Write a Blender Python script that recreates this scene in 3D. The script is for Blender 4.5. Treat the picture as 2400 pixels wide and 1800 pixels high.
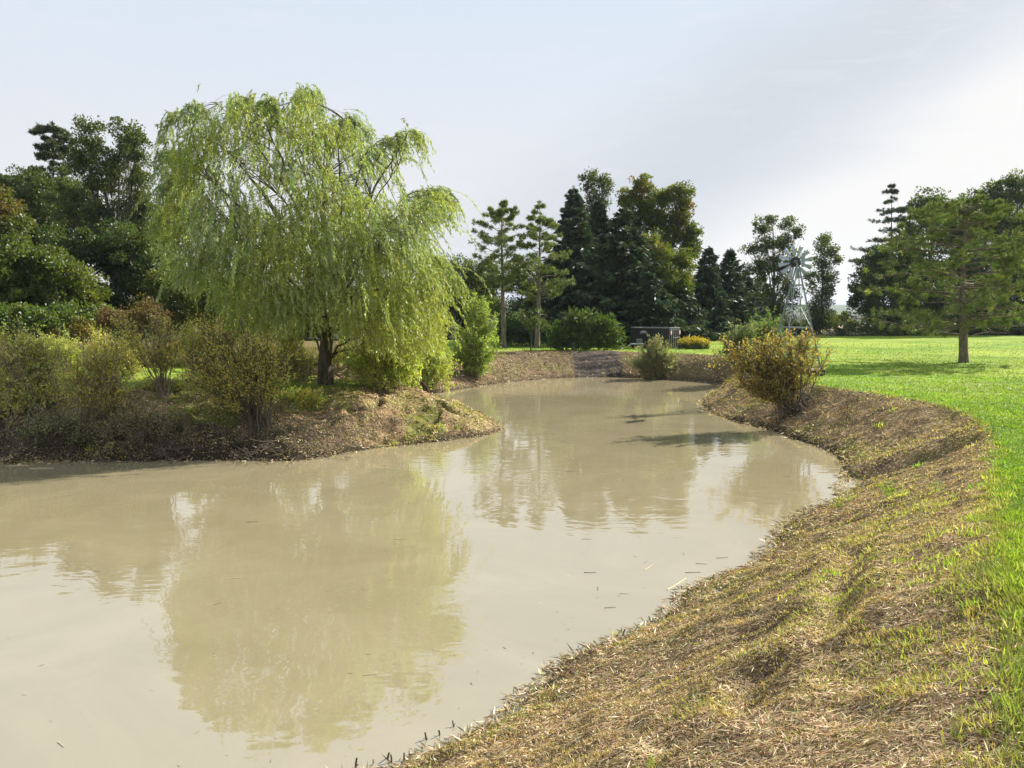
import bpy, math
import numpy as np

for o in list(bpy.data.objects):
    bpy.data.objects.remove(o)
scene = bpy.context.scene
COL = scene.collection
RNG = np.random.default_rng(11)
R = math.radians

# ------------------------------------------------------------------ camera
F = 1803.0                       # focal length in pixels of the 2400 px wide picture
PITCH = math.atan(165.0 / F)
CAMZ = 3.0
cam_d = bpy.data.cameras.new('camera')
cam_d.sensor_width = 36.0
cam_d.lens = 36.0 * F / 2400.0
cam_d.clip_start = 0.05
cam_d.clip_end = 9000.0
cam = bpy.data.objects.new('camera', cam_d)
cam.location = (0, 0, CAMZ)
cam.rotation_euler = (math.pi / 2 - PITCH, 0, 0)
COL.objects.link(cam)
scene.camera = cam

# ------------------------------------------------------------------ light
SUN_EL, SUN_AZ = 33.0, 56.0      # degrees; azimuth clockwise from the view direction (+y)
SUN_DIR = np.array([math.sin(R(SUN_AZ)) * math.cos(R(SUN_EL)), math.cos(R(SUN_AZ)) * math.cos(R(SUN_EL)), math.sin(R(SUN_EL))])
sd = bpy.data.lights.new('sun', 'SUN')
sd.energy = 5.0
sd.angle = R(0.6)
sd.color = (1.0, 0.93, 0.82)
so = bpy.data.objects.new('sun', sd)
so.rotation_euler = (R(90 - SUN_EL), 0, R(180 - SUN_AZ) + math.pi)
so.rotation_euler = (R(90 - SUN_EL), 0, -R(SUN_AZ) + math.pi)
so.location = (30, 30, 40)
COL.objects.link(so)
EXPOSURE = 1.2
scene.view_settings.view_transform = 'Standard'
scene.view_settings.look = 'None'
scene.view_settings.exposure = EXPOSURE
scene.view_settings.gamma = 1.0
scene.view_settings.use_curve_mapping = False
cy = scene.cycles
cy.max_bounces = 7
cy.diffuse_bounces = 3
cy.glossy_bounces = 3
cy.transmission_bounces = 4
cy.transparent_max_bounces = 4
cy.volume_bounces = 0
cy.volume_max_steps = 64
cy.sample_clamp_indirect = 6.0
cy.use_denoising = True
cy.caustics_reflective = False
cy.caustics_refractive = False


def ray(u, v):
    a, b = (u - 1200.0) / F, (900.0 - v) / F
    c, s = math.cos(PITCH), math.sin(PITCH)
    return np.array([a, c + b * s, -s + b * c])


# ------------------------------------------------------------------ node helper
class NT:
    def __init__(self, tree):
        self.t = tree
        tree.nodes.clear()

    def n(self, typ, **kw):
        nd = self.t.nodes.new(typ)
        ins = kw.pop('ins', {})
        for k, v in kw.items():
            setattr(nd, k, v)
        for k, v in ins.items():
            if isinstance(v, bpy.types.NodeSocket):
                self.t.links.new(v, nd.inputs[k])
            else:
                nd.inputs[k].default_value = v
        return nd

    def math(self, op, a, b=None, c=None, clamp=False):
        ins = {0: a}
        if b is not None:
            ins[1] = b
        if c is not None:
            ins[2] = c
        return self.n('ShaderNodeMath', operation=op, use_clamp=clamp, ins=ins).outputs[0]

    def mix(self, f, a, b, blend='MIX'):
        nd = self.n('ShaderNodeMix', data_type='RGBA', blend_type=blend)
        for k, v in ((0, f), (6, a), (7, b)):
            if isinstance(v, bpy.types.NodeSocket):
                self.t.links.new(v, nd.inputs[k])
            else:
                nd.inputs[k].default_value = v
        return nd.outputs[2]

    def smooth(self, x, lo, hi):
        nd = self.n('ShaderNodeMapRange', interpolation_type='SMOOTHSTEP', ins={0: x, 1: lo, 2: hi, 3: 0.0, 4: 1.0})
        return nd.outputs[0]

    def noise(self, vec, scale, detail=4.0, rough=0.55, dist=0.0):
        ins = {'Scale': scale, 'Detail': detail, 'Roughness': rough, 'Distortion': dist}
        if vec is not None:
            ins['Vector'] = vec
        return self.n('ShaderNodeTexNoise', ins=ins).outputs[0]


# ------------------------------------------------------------------ sky: clear blue seen through a thin veil of high cloud
world = bpy.data.worlds.new('World')
scene.world = world
world.use_nodes = True
w = NT(world.node_tree)
sky = w.n('ShaderNodeTexSky', sky_type='NISHITA', sun_disc=False, sun_elevation=R(SUN_EL), sun_rotation=R(SUN_AZ),
          altitude=200.0, air_density=1.0, dust_density=1.5, ozone_density=1.0)
bg1 = w.n('ShaderNodeBackground', ins={0: sky.outputs[0], 1: 0.052})
tc = w.n('ShaderNodeTexCoord')
mp = w.n('ShaderNodeMapping', ins={0: tc.outputs['Generated']})
mp.inputs['Rotation'].default_value = (0.25, 0.5, 0.6)
mp.inputs['Scale'].default_value = (0.8, 2.6, 5.0)
cl = w.noise(mp.outputs[0], 1.7, 7.0, 0.62, 0.5)
cl2 = w.noise(mp.outputs[0], 7.0, 5.0, 0.6, 1.2)


def vdot(vec):
    return w.n('ShaderNodeVectorMath', operation='DOT_PRODUCT', ins={0: tc.outputs['Generated'], 1: tuple(vec)}).outputs['Value']


d1, d2 = ray(2140, 60), ray(1640, 390)
nb = np.cross(d1, d2)
nb /= np.linalg.norm(nb)
if np.dot(nb, ray(2390, 400)) < 0:
    nb = -nb
band = w.math('ADD', vdot(nb), w.math('MULTIPLY', w.math('SUBTRACT', cl, 0.5), 0.10))
bright = w.smooth(band, 0.0, 0.11)
dark = w.math('MULTIPLY', w.smooth(band, -0.17, 0.0), w.math('SUBTRACT', 1.0, w.smooth(band, -0.02, 0.13)))
lowr = vdot((0, 0, 1))
low = w.math('SUBTRACT', 1.0, w.smooth(lowr, 0.0, 0.42))
veil_c = w.mix(low, (0.655, 0.735, 0.84, 1), (0.80, 0.782, 0.778, 1))
veil_c = w.mix(bright, veil_c, (0.86, 0.845, 0.83, 1))
veil_c = w.mix(dark, veil_c, (0.60, 0.64, 0.69, 1))
veil_c = w.mix(w.math('MULTIPLY', w.smooth(cl2, 0.50, 0.72), 0.22), veil_c, (0.80, 0.80, 0.83, 1))
glow = w.math('POWER', w.math('MAXIMUM', vdot(SUN_DIR), 0.0), 14.0)
stre = w.math('ADD', 0.478, w.math('MULTIPLY', glow, 0.06))
bg2 = w.n('ShaderNodeBackground', ins={0: veil_c, 1: stre})
fac = w.math('ADD', 0.95, w.math('MULTIPLY', cl, 0.05), clamp=True)
mxs = w.n('ShaderNodeMixShader', ins={0: fac, 1: bg1.outputs[0], 2: bg2.outputs[0]})
w.n('ShaderNodeOutputWorld', ins={0: mxs.outputs[0]})


# ------------------------------------------------------------------ materials
def material(name):
    m = bpy.data.materials.new(name)
    m.use_nodes = True
    return m, NT(m.node_tree)


def leaf_material(name, transl=0.4, gloss=0.06, rough=0.45):
    """tint attribute = the leaf's own colour; some light passes through the blade"""
    m, t = material(name)
    a = t.n('ShaderNodeAttribute', attribute_name='tint')
    d = t.n('ShaderNodeBsdfDiffuse', ins={0: a.outputs[0]})
    tcol = t.mix(1.0, a.outputs[0], (1.0, 1.06, 0.55, 1), 'MULTIPLY')
    tr = t.n('ShaderNodeBsdfTranslucent', ins={0: tcol})
    mx = t.n('ShaderNodeMixShader', ins={0: transl, 1: d.outputs[0], 2: tr.outputs[0]})
    g = t.n('ShaderNodeBsdfGlossy', ins={0: (0.9, 0.95, 1.0, 1), 'Roughness': rough})
    mx2 = t.n('ShaderNodeMixShader', ins={0: gloss, 1: mx.outputs[0], 2: g.outputs[0]})
    t.n('ShaderNodeOutputMaterial', ins={0: mx2.outputs[0]})
    return m


def solid(name, color, rough=0.7, metal=0.0, nscale=8.0, namt=0.25, bump=0.0, coord='Object'):
    m, t = material(name)
    co = t.n('ShaderNodeTexCoord').outputs[coord]
    n1 = t.noise(co, nscale, 5.0, 0.6)
    k = t.n('ShaderNodeMapRange', ins={0: n1, 1: 0.3, 2: 0.7, 3: 1 - namt, 4: 1 + namt}).outputs[0]
    kc = t.n('ShaderNodeCombineColor', ins={0: k, 1: k, 2: k}).outputs[0]
    c = t.mix(1.0, (*color, 1), kc, 'MULTIPLY')
    b = t.n('ShaderNodeBsdfPrincipled', ins={'Base Color': c, 'Roughness': rough, 'Metallic': metal})
    if bump:
        bp = t.n('ShaderNodeBump', ins={'Height': t.noise(co, nscale * 3, 6.0, 0.65), 'Strength': bump, 'Distance': 0.05})
        t.t.links.new(bp.outputs[0], b.inputs['Normal'])
    t.n('ShaderNodeOutputMaterial', ins={0: b.outputs[0]})
    return m


def bark(name, c1, c2, scale=6.0):
    m, t = material(name)
    co = t.n('ShaderNodeTexCoord').outputs['Object']
    mpn = t.n('ShaderNodeMapping', ins={0: co})
    mpn.inputs['Scale'].default_value = (1, 1, 0.22)
    n1 = t.noise(mpn.outputs[0], scale, 6.0, 0.7)
    n2 = t.noise(co, 0.8, 3.0, 0.5)
    c = t.mix(t.smooth(n1, 0.35, 0.65), (*c1, 1), (*c2, 1))
    c = t.mix(t.math('MULTIPLY', n2, 0.35), c, (0.16, 0.16, 0.10, 1))
    bp = t.n('ShaderNodeBump', ins={'Height': n1, 'Strength': 0.9, 'Distance': 0.06})
    b = t.n('ShaderNodeBsdfPrincipled', ins={'Base Color': c, 'Roughness': 0.9, 'Normal': bp.outputs[0]})
    b.inputs['Specular IOR Level'].default_value = 0.15
    t.n('ShaderNodeOutputMaterial', ins={0: b.outputs[0]})
    return m


M_LEAF = leaf_material("broad_leaf", 0.5, 0.03, 0.5)
M_WILLOW = leaf_material('willow_leaf', 0.5, 0.04, 0.45)
M_NEEDLE = leaf_material('conifer_needle', 0.2, 0.04, 0.5)
M_GRASS = leaf_material('grass_blade', 0.45, 0.04, 0.5)
M_STRAW = leaf_material('dead_stalk', 0.15, 0.02, 0.6)
M_BARK = bark('dark_bark', (0.035, 0.028, 0.022), (0.13, 0.105, 0.085))
M_PINEBARK = bark('pine_bark', (0.09, 0.07, 0.055), (0.26, 0.205, 0.165))
M_TWIG = bark('shrub_twig', (0.11, 0.08, 0.06), (0.34, 0.27, 0.20))
M_WTWIG = bark('willow_twig', (0.20, 0.19, 0.06), (0.36, 0.33, 0.12))


# ------------------------------------------------------------------ mesh helpers
def link_mesh(name, V, faces, mat, parent=None, tint=None, smooth=False, loc=None):
    """faces: list of (n,k) int arrays"""
    V = np.asarray(V, dtype=np.float32).reshape(-1, 3)
    if parent is not None and loc is None:
        V = V - np.array(parent.location, dtype=np.float32)
    if loc is not None and parent is None:
        V = V - np.asarray(loc, dtype=np.float32)
    me = bpy.data.meshes.new(name)
    me.vertices.add(len(V))
    me.vertices.foreach_set('co', V.ravel())
    if not isinstance(faces, list):
        faces = [faces]
    faces = [np.asarray(f, dtype=np.int32) for f in faces if len(f)]
    loops = np.concatenate([f.ravel() for f in faces])
    tot = np.concatenate([np.full(len(f), f.shape[1], dtype=np.int32) for f in faces])
    start = np.concatenate([[0], np.cumsum(tot)[:-1]]).astype(np.int32)
    me.loops.add(len(loops))
    me.loops.foreach_set('vertex_index', loops)
    me.polygons.add(len(tot))
    me.polygons.foreach_set('loop_start', start)
    me.polygons.foreach_set('loop_total', tot)
    me.polygons.foreach_set('use_smooth', np.full(len(tot), smooth, dtype=bool))
    if tint is not None:
        a = me.attributes.new('tint', 'FLOAT_COLOR', 'POINT')
        c4 = np.ones((len(V), 4), dtype=np.float32)
        c4[:, :3] = tint
        a.data.foreach_set('color', c4.ravel())
    me.update(calc_edges=True)
    me.materials.append(mat)
    o = bpy.data.objects.new(name, me)
    COL.objects.link(o)
    if parent is not None:
        o.parent = parent
    elif loc is not None:
        o.location = loc
    return o


def tag(o, label=None, cat=None, group=None, kind=None):
    if label: o['label'] = label
    if cat: o['category'] = cat
    if group: o['group'] = group
    if kind: o['kind'] = kind
    return o


def empty(name, loc, label, cat, group=None):
    o = bpy.data.objects.new(name, None)
    o.empty_display_size = 0.3
    o.location = loc
    COL.objects.link(o)
    return tag(o, label, cat, group)


def unit(v):
    v = np.asarray(v, dtype=float)
    return v / np.maximum(np.linalg.norm(v, axis=-1, keepdims=True), 1e-9)


def rand_unit(n, rng=RNG):
    return unit(rng.normal(size=(n, 3)))


class Leaves:
    """collects rhombic leaves; one mesh"""
    def __init__(self):
        self.V, self.C = [], []

    def add(self, P, D, L, W, C, rng=RNG, fold=0.0, S=None):
        n = len(P)
        if n == 0:
            return
        D = unit(D)
        if S is None:
            S = unit(np.cross(D, rand_unit(n, rng)))
        L = np.broadcast_to(np.asarray(L, dtype=float), (n,))[:, None]
        W = np.broadcast_to(np.asarray(W, dtype=float), (n,))[:, None]
        mid = P + D * L * 0.45
        q = np.stack([P, mid + S * W / 2, P + D * L, mid - S * W / 2], axis=1)
        self.V.append(q.reshape(-1, 3))
        C = np.broadcast_to(np.asarray(C, dtype=float), (n, 3))
        self.C.append(np.repeat(C, 4, axis=0))

    def count(self):
        return sum(len(v) for v in self.V) // 4

    def build(self, name, mat, parent=None, loc=None):
        V = np.concatenate(self.V)
        C = np.concatenate(self.C)
        n = len(V) // 4
        Fc = np.arange(n * 4, dtype=np.int32).reshape(n, 4)
        return link_mesh(name, V, Fc, mat, parent, tint=np.clip(C, 0.004, 0.95), loc=loc)


class Tubes:
    def __init__(self):
        self.V, self.Fq, self.n = [], [], 0

    def add(self, P, Rd, sides=5):
        """P (n,k,3) polylines, Rd (n,k) radii"""
        P = np.asarray(P, dtype=float)
        if P.ndim == 2:
            P = P[None]
        Rd = np.broadcast_to(np.asarray(Rd, dtype=float), P.shape[:2])
        n, k, _ = P.shape
        T = np.empty_like(P)
        T[:, 1:-1] = P[:, 2:] - P[:, :-2]
        T[:, 0] = P[:, 1] - P[:, 0]
        T[:, -1] = P[:, -1] - P[:, -2]
        T = unit(T)
        mean = unit(P[:, -1] - P[:, 0])
        ref = np.where(np.abs(mean[:, 2:3]) > 0.8, np.array([[1.0, 0.1, 0]]), np.array([[0.05, 0.1, 1.0]]))
        A = unit(np.cross(T, ref[:, None, :]))
        B = np.cross(T, A)
        ang = np.arange(sides) * 2 * math.pi / sides
        ring = P[:, :, None, :] + Rd[:, :, None, None] * (A[:, :, None, :] * np.cos(ang)[None, None, :, None] + B[:, :, None, :] * np.sin(ang)[None, None, :, None])
        self.V.append(ring.reshape(-1, 3))
        idx = np.arange(n * k * sides).reshape(n, k, sides) + self.n
        a = idx[:, :-1, :]
        b = idx[:, 1:, :]
        q = np.stack([a, np.roll(a, -1, axis=2), np.roll(b, -1, axis=2), b], axis=-1).reshape(-1, 4)
        self.Fq.append(q)
        self.n += n * k * sides

    def build(self, name, mat, parent=None, loc=None, smooth=True, tint=None):
        V = np.concatenate(self.V)
        return link_mesh(name, V, np.concatenate(self.Fq), mat, parent, smooth=smooth, loc=loc,
                         tint=None if tint is None else np.broadcast_to(np.asarray(tint), (len(V), 3)))


def curve_pts(p0, p1, bend, k=6, jitter=0.0, rng=RNG):
    """n quadratic curves p0 -> p1 with mid control offset bend; returns (n,k,3)"""
    p0, p1, bend = np.atleast_2d(p0), np.atleast_2d(p1), np.atleast_2d(bend)
    n = max(len(p0), len(p1), len(bend))
    p0, p1, bend = [np.broadcast_to(a, (n, 3)) for a in (p0, p1, bend)]
    c = (p0 + p1) / 2 + bend
    t = np.linspace(0, 1, k)[None, :, None]
    P = (1 - t) ** 2 * p0[:, None] + 2 * t * (1 - t) * c[:, None] + t ** 2 * p1[:, None]
    if jitter:
        J = rng.normal(size=P.shape) * jitter
        J[:, 0] = 0
        P = P + J
    return P


class Boxes:
    """boxes, oriented bars -> one mesh"""
    def __init__(self):
        self.V, self.Fc, self.n = [], [], 0

    def box(self, c, s, rz=0.0, bevel=0.0):
        c = np.array(c, dtype=float)
        hx, hy, hz = [a / 2 for a in s]
        pts = np.array([(x, y, z) for z in (-hz, hz) for x, y in ((-hx, -hy), (hx, -hy), (hx, hy), (-hx, hy))])
        ca, sa = math.cos(rz), math.sin(rz)
        rot = np.array([[ca, -sa, 0], [sa, ca, 0], [0, 0, 1]])
        self._push(pts @ rot.T + c)

    def _push(self, pts):
        f = np.array([(0, 3, 2, 1), (4, 5, 6, 7), (0, 1, 5, 4), (1, 2, 6, 5), (2, 3, 7, 6), (3, 0, 4, 7)]) + self.n
        self.V.append(pts)
        self.Fc.append(f)
        self.n += 8

    def bar(self, a, b, w, h=None, up=(0, 0, 1)):
        a, b = np.array(a, dtype=float), np.array(b, dtype=float)
        h = h or w
        d = unit(b - a)
        up = np.array(up, dtype=float)
        if abs(np.dot(d, up)) > 0.95:
            up = np.array([1.0, 0, 0])
        s = unit(np.cross(d, up))
        t = np.cross(s, d)
        pts = [p + s * sx * w / 2 + t * tz * h / 2 for p in (a, b) for sx, tz in ((-1, -1), (1, -1), (1, 1), (-1, 1))]
        self._push(np.array(pts))

    def build(self, name, mat, parent=None, loc=None):
        return link_mesh(name, np.concatenate(self.V), np.concatenate(self.Fc), mat, parent, loc=loc)


# ------------------------------------------------------------------ 2-D value noise
def vnoise(x, y, scale, seed=0):
    x, y = np.asarray(x, dtype=float) / scale, np.asarray(y, dtype=float) / scale
    xi, yi = np.floor(x).astype(np.int64), np.floor(y).astype(np.int64)
    fx, fy = x - xi, y - yi
    fx, fy = fx * fx * (3 - 2 * fx), fy * fy * (3 - 2 * fy)

    def h(a, b):
        v = (a * 374761393 + b * 668265263 + seed * 1442695041) & 0xFFFFFFFF
        v = ((v ^ (v >> 13)) * 1274126177) & 0xFFFFFFFF
        v = ((v ^ (v >> 16)) * 2246822519) & 0xFFFFFFFF
        return ((v ^ (v >> 13)) & 0xFFFF) / 65535.0
    return (h(xi, yi) * (1 - fx) + h(xi + 1, yi) * fx) * (1 - fy) + (h(xi, yi + 1) * (1 - fx) + h(xi + 1, yi + 1) * fx) * fy


def fbm(x, y, scale, seed=0, oct=4):
    s, a, tot = 0, 1.0, 0
    for i in range(oct):
        s = s + a * vnoise(x + 17.3 * i, y - 9.1 * i, scale / (2 ** i), seed + i)
        tot += a
        a *= 0.5
    return s / tot


def sstep(x, a, b):
    t = np.clip((x - a) / (b - a), 0, 1)
    return t * t * (3 - 2 * t)


# ------------------------------------------------------------------ terrain layout
ZW = -1.7                                   # water level; the far lawn is at 0, and rises to the photographer's feet
K = 2400.0 / 2212.0


def lawn_z(x, y):
    return 1.35 * (1 - sstep(np.asarray(y, dtype=float), 1.5, 17.0)) + 0.0 * np.asarray(x)


def gp(u, v, z=0.0):
    """photo point (in 2212-px units) on the level z -> world x, y"""
    d = ray(u * K, v * K)
    t = (z - CAMZ) / d[2]
    return d[0] * t, d[1] * t


def gl(u, v):
    """photo point on the lawn surface"""
    z = 0.0
    for _ in range(30):
        x, y = gp(u, v, z)
        z = 0.5 * z + 0.5 * float(lawn_z(x, y))
    return gp(u, v, z)


def at(u, v, y):
    """photo point at depth y"""
    d = ray(u * K, v * K)
    return np.array([0, 0, CAMZ]) + d * (y / d[1])


water_px = [(900, 1625), (960, 1615), (1090, 1560), (1130, 1510), (1200, 1450), (1262, 1410), (1330, 1385), (1440, 1320), (1490, 1275), (1560, 1245), (1622, 1220),
            (1650, 1190), (1690, 1140), (1740, 1108), (1800, 1078), (1812, 1050), (1818, 1010), (1790, 980), (1740, 957),
            (1700, 945), (1650, 926), (1600, 915), (1560, 903), (1525, 888), (1515, 872), (1530, 852), (1550, 838), (1558, 830), (1500, 824),
            (1420, 820), (1350, 816), (1280, 815), (1200, 817), (1120, 824), (1050, 832), (990, 842), (930, 850)]
water_poly = [(-10, -8), (-9, -2), (-6.4, 3.0), (-4.2, 5.6), (-2.6, 6.9)] + [gp(840, 1662, ZW)] + [gp(u, v, ZW) for u, v in water_px] + \
    [(-7.2, 44.0), (-8.5, 41.5), (-8.0, 39.0), (-5.5, 37.2), (-3.0, 35.0)] + \
    [gp(u, v, ZW) for u, v in [(1030, 893), (1085, 925), (1060, 938), (1000, 948), (900, 960), (830, 967), (750, 977), (680, 990), (600, 997), (450, 995), (300, 998), (150, 998), (0, 1003)]] + \
    [(-17, 25.0), (-24, 25.5), (-34, 24.0), (-38, 5), (-30, -8)]
# (1030,893) sits on the back of the point, the mound hides the water behind it

lawn_px = [(2250, 1700), (2235, 1620), (2195, 1500), (2160, 1400), (2172, 1300), (2140, 1200), (2140, 1100), (2140, 1010), (2143, 955), (2110, 908), (2050, 882),
           (1980, 866), (1900, 852), (1820, 840), (1750, 830)]
lawn_edge_right = [gl(u, v) for u, v in lawn_px]
lawn_poly = [(-14, -30), (-3, -9), (-0.6, -2), (0.9, 0.9)] + lawn_edge_right + \
    [(12.9, 35.5), (13.8, 40), (14.6, 46), (15.8, 52), (14.5, 55.5), (12.9, 58.0), (10.0, 60.5), (6.0, 61.6), (2.5, 61.8), (-0.4, 61.2), (-3.4, 58.5), (-6.8, 52.0),
     (-10.0, 46.5), (-11.4, 42.5), (-10.6, 38.4), (-8.5, 35.6), (-6.2, 33.4), (-5.5, 32.2), (-6.3, 31.0), (-9.0, 29.5), (-12.0, 28.6), (-17, 28.6),
     (-26, 29.5), (-38, 29), (-45, 10), (-45, -30)]
# closed far away, all round
lawn_outer = [(-5000, -30), (-5000, 6000), (5000, 6000), (5000, -500), (-14, -500)]


def catmull(pts, closed, m=4):
    pts = np.array(pts, dtype=float)
    out = []
    n = len(pts)
    rng_i = range(n if closed else n - 1)
    for i in rng_i:
        p0, p1, p2, p3 = pts[(i - 1) % n] if closed or i > 0 else pts[0], pts[i], pts[(i + 1) % n], pts[(i + 2) % n] if closed or i + 2 < n else pts[-1]
        for t in np.arange(m) / m:
            out.append(0.5 * ((2 * p1) + (-p0 + p2) * t + (2 * p0 - 5 * p1 + 4 * p2 - p3) * t * t + (-p0 + 3 * p1 - 3 * p2 + p3) * t ** 3))
    if not closed:
        out.append(pts[-1])
    return np.array(out)


W_LINE = catmull(water_poly, True, 4)
L_LINE = catmull(lawn_poly, False, 3)
L_POLY = np.concatenate([L_LINE, np.array(lawn_outer)])


def seg_dist(X, Y, line, closed):
    A = line
    B = np.roll(line, -1, axis=0)
    if not closed:
        A, B = A[:-1], B[:-1]
    best = np.full(X.shape, 1e18)
    for (ax, ay), (bx, by) in zip(A, B):
        dx, dy = bx - ax, by - ay
        l2 = dx * dx + dy * dy + 1e-12
        t = np.clip(((X - ax) * dx + (Y - ay) * dy) / l2, 0, 1)
        d = (X - ax - t * dx) ** 2 + (Y - ay - t * dy) ** 2
        np.minimum(best, d, out=best)
    return np.sqrt(best)


def inside(X, Y, poly):
    c = np.zeros(X.shape, dtype=bool)
    n = len(poly)
    for i in range(n):
        x1, y1 = poly[i]
        x2, y2 = poly[(i + 1) % n]
        if y1 == y2:
            continue
        cond = ((y1 > Y) != (y2 > Y)) & (X < (x2 - x1) * (Y - y1) / (y2 - y1) + x1)
        c ^= cond
    return c


def axis_steps(segs):
    out = [segs[0][0]]
    for a, b, s0, s1 in segs:
        x = a
        while x < b - 1e-6:
            f = (x - a) / (b - a)
            x = min(b, x + s0 + (s1 - s0) * f)
            out.append(x)
    return np.array(out)


GX = np.unique(np.concatenate([-axis_steps([(0, 10, .075, .09), (10, 20, .09, .3), (20, 60, .3, 2.0), (60, 400, 2, 60), (400, 5000, 60, 700)]),
                               axis_steps([(0, 11, .075, .09), (11, 22, .09, .3), (22, 60, .3, 2.0), (60, 400, 2, 60), (400, 5000, 60, 700)])]))
GY = np.unique(np.concatenate([-axis_steps([(0, 2, .12, .3), (2, 30, .3, 3), (30, 400, 3, 80)]),
                               axis_steps([(0, 18, .07, .09), (18, 36, .09, .14), (36, 66, .14, .3), (66, 140, .3, 2.5), (140, 6000, 2.5, 500)])]))
X, Y = np.meshgrid(GX, GY)
near = (np.abs(X) < 62) & (Y > -32) & (Y < 90)
DW = np.full(X.shape, 50.0)
DL = np.full(X.shape, -50.0)
xn, yn = X[near], Y[near]
dw = seg_dist(xn, yn, W_LINE, True)
dw[inside(xn, yn, W_LINE)] *= -1
dl = seg_dist(xn, yn, L_LINE, False)
dl[inside(xn, yn, L_POLY)] *= -1
# ragged natural edges
dw = dw + (fbm(xn, yn, 1.3, 3) - 0.5) * 0.30 + (vnoise(xn, yn, 0.25, 8) - 0.5) * 0.10
dl = dl + (fbm(xn, yn, 1.1, 5) - 0.5) * 0.35
DW[near] = dw
DL[near] = dl
T = np.clip(DW, 0, None) / (np.clip(DW, 0, None) + np.clip(DL, 0, None) + 1e-6)
T = np.where(DW < 0, 0, T)
ZL = lawn_z(X, Y)
left = X < -1 - 0.0 * Y
peninsula = sstep(-X, -0.5, 3.0) * sstep(Y, 20, 23) * (1 - sstep(Y, 34, 38))
prof_lin = T
prof_round = 1 - (1 - T) ** 1.7
far_side = np.maximum(sstep(Y, 46, 52), peninsula)
prof = prof_lin * (1 - far_side) + prof_round * far_side
prof = prof * 0.9 + 0.1 * sstep(T, 0, 1)
Z = ZW + (ZL - ZW) * prof
Z = np.where(DW < 0, ZW - 0.10 - np.clip(-DW, 0, 4) * 0.35, Z - 0.03 * (1 - sstep(DW, 0, 0.3)))
bankm = (DW > 0) * (DL > 0) * sstep(T, 0.0, 0.10) * (1 - sstep(T, 0.9, 1.0))
Z += bankm * ((fbm(X, Y, 2.6, 21) - 0.5) * 0.24 + (fbm(X, Y, 0.7, 22) - 0.5) * 0.11 + (fbm(X, Y, 0.22, 29, 3) - 0.5) * 0.08)
Z += bankm * peninsula * ((fbm(X, Y, 1.5, 23) - 0.5) * 0.9)
lawnm = sstep(-DL, 0, 1.0)
Z += lawnm * ((fbm(X, Y, 6.0, 31) - 0.5) * 0.14 * (1 - sstep(Y, 60, 100)) + (fbm(X, Y, 0.6, 33, 3) - 0.5) * 0.05 * (1 - sstep(Y, 40, 70)))
rightlawn = sstep(X, 18, 60) * sstep(Y, 40, 75) * (1 - sstep(Y, 75, 160))
Z += rightlawn * 0.35


def line_dist(pts):
    L = np.array(pts)
    d = np.full(X.shape, 99.0)
    d[near] = seg_dist(xn, yn, L, False)
    return d


def bank_pt(u, v):
    """photo point on the near bank: march the ray to the terrain"""
    d = ray(u * K, v * K)
    t = np.linspace(2, 75, 5000)
    px, py, pz = d[0] * t, d[1] * t, CAMZ + d[2] * t
    ix = np.clip(np.searchsorted(GX, px), 1, len(GX) - 1)
    iy = np.clip(np.searchsorted(GY, py), 1, len(GY) - 1)
    k = np.argmax(pz < np.maximum(Z[iy, ix], ZW))
    return px[k], py[k]


# slump scar with its dark hollow, and the little scarps left by the mower
scar = [bank_pt(u, v) for u, v in [(1800, 1085), (1880, 1045), (1950, 1010), (2010, 992), (2065, 978)]]
gully = [bank_pt(u, v) for u, v in [(1790, 1045), (1870, 1010), (1960, 985), (2040, 965)]]
step1 = [bank_pt(u, v) for u, v in [(1850, 1190), (1815, 1260), (1790, 1360), (1740, 1410), (1640, 1460), (1600, 1545), (1480, 1600)]]
hole = [bank_pt(u, v) for u, v in [(1950, 1003), (2005, 985), (2040, 975)]]
ruts = [bank_pt(u, v) for u, v in [(1360, 1590), (1440, 1575)]]
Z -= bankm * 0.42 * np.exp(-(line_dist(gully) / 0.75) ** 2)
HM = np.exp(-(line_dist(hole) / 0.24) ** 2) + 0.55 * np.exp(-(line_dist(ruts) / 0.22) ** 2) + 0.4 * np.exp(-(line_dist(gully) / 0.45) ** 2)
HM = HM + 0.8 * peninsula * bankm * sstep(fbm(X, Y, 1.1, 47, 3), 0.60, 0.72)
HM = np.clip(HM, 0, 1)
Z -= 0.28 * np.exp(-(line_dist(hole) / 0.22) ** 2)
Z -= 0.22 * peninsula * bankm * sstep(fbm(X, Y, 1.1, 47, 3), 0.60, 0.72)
Z -= 0.05 * bankm * np.exp(-(line_dist(ruts) / 0.18) ** 2)
ds = line_dist(step1)
Z -= bankm * 0.10 * np.exp(-(ds / 0.16) ** 2)
Z += bankm * 0.07 * np.exp(-((ds - 0.32) / 0.2) ** 2)

# the machine track down the far bank: cleat ridges across the slope
def in_track(x, y):
    return sstep(x, 4.3, 4.9) * (1 - sstep(x, 8.0, 9.0)) * sstep(y, 55, 56.5) * (1 - sstep(y, 61.5, 62.5))


trk = in_track(X, Y)
Z += trk * 0.07 * np.sin(Y * 2 * math.pi / 0.62 + 2.2 * fbm(X, Y, 1.3, 41))
mud = trk
cleat = sstep(np.sin(Y * 2 * math.pi / 0.62 + 2.2 * fbm(X, Y, 1.3, 41)), 0.2, 0.9)  # mask of the paler stripes that paint a sheen on the ridges


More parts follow.
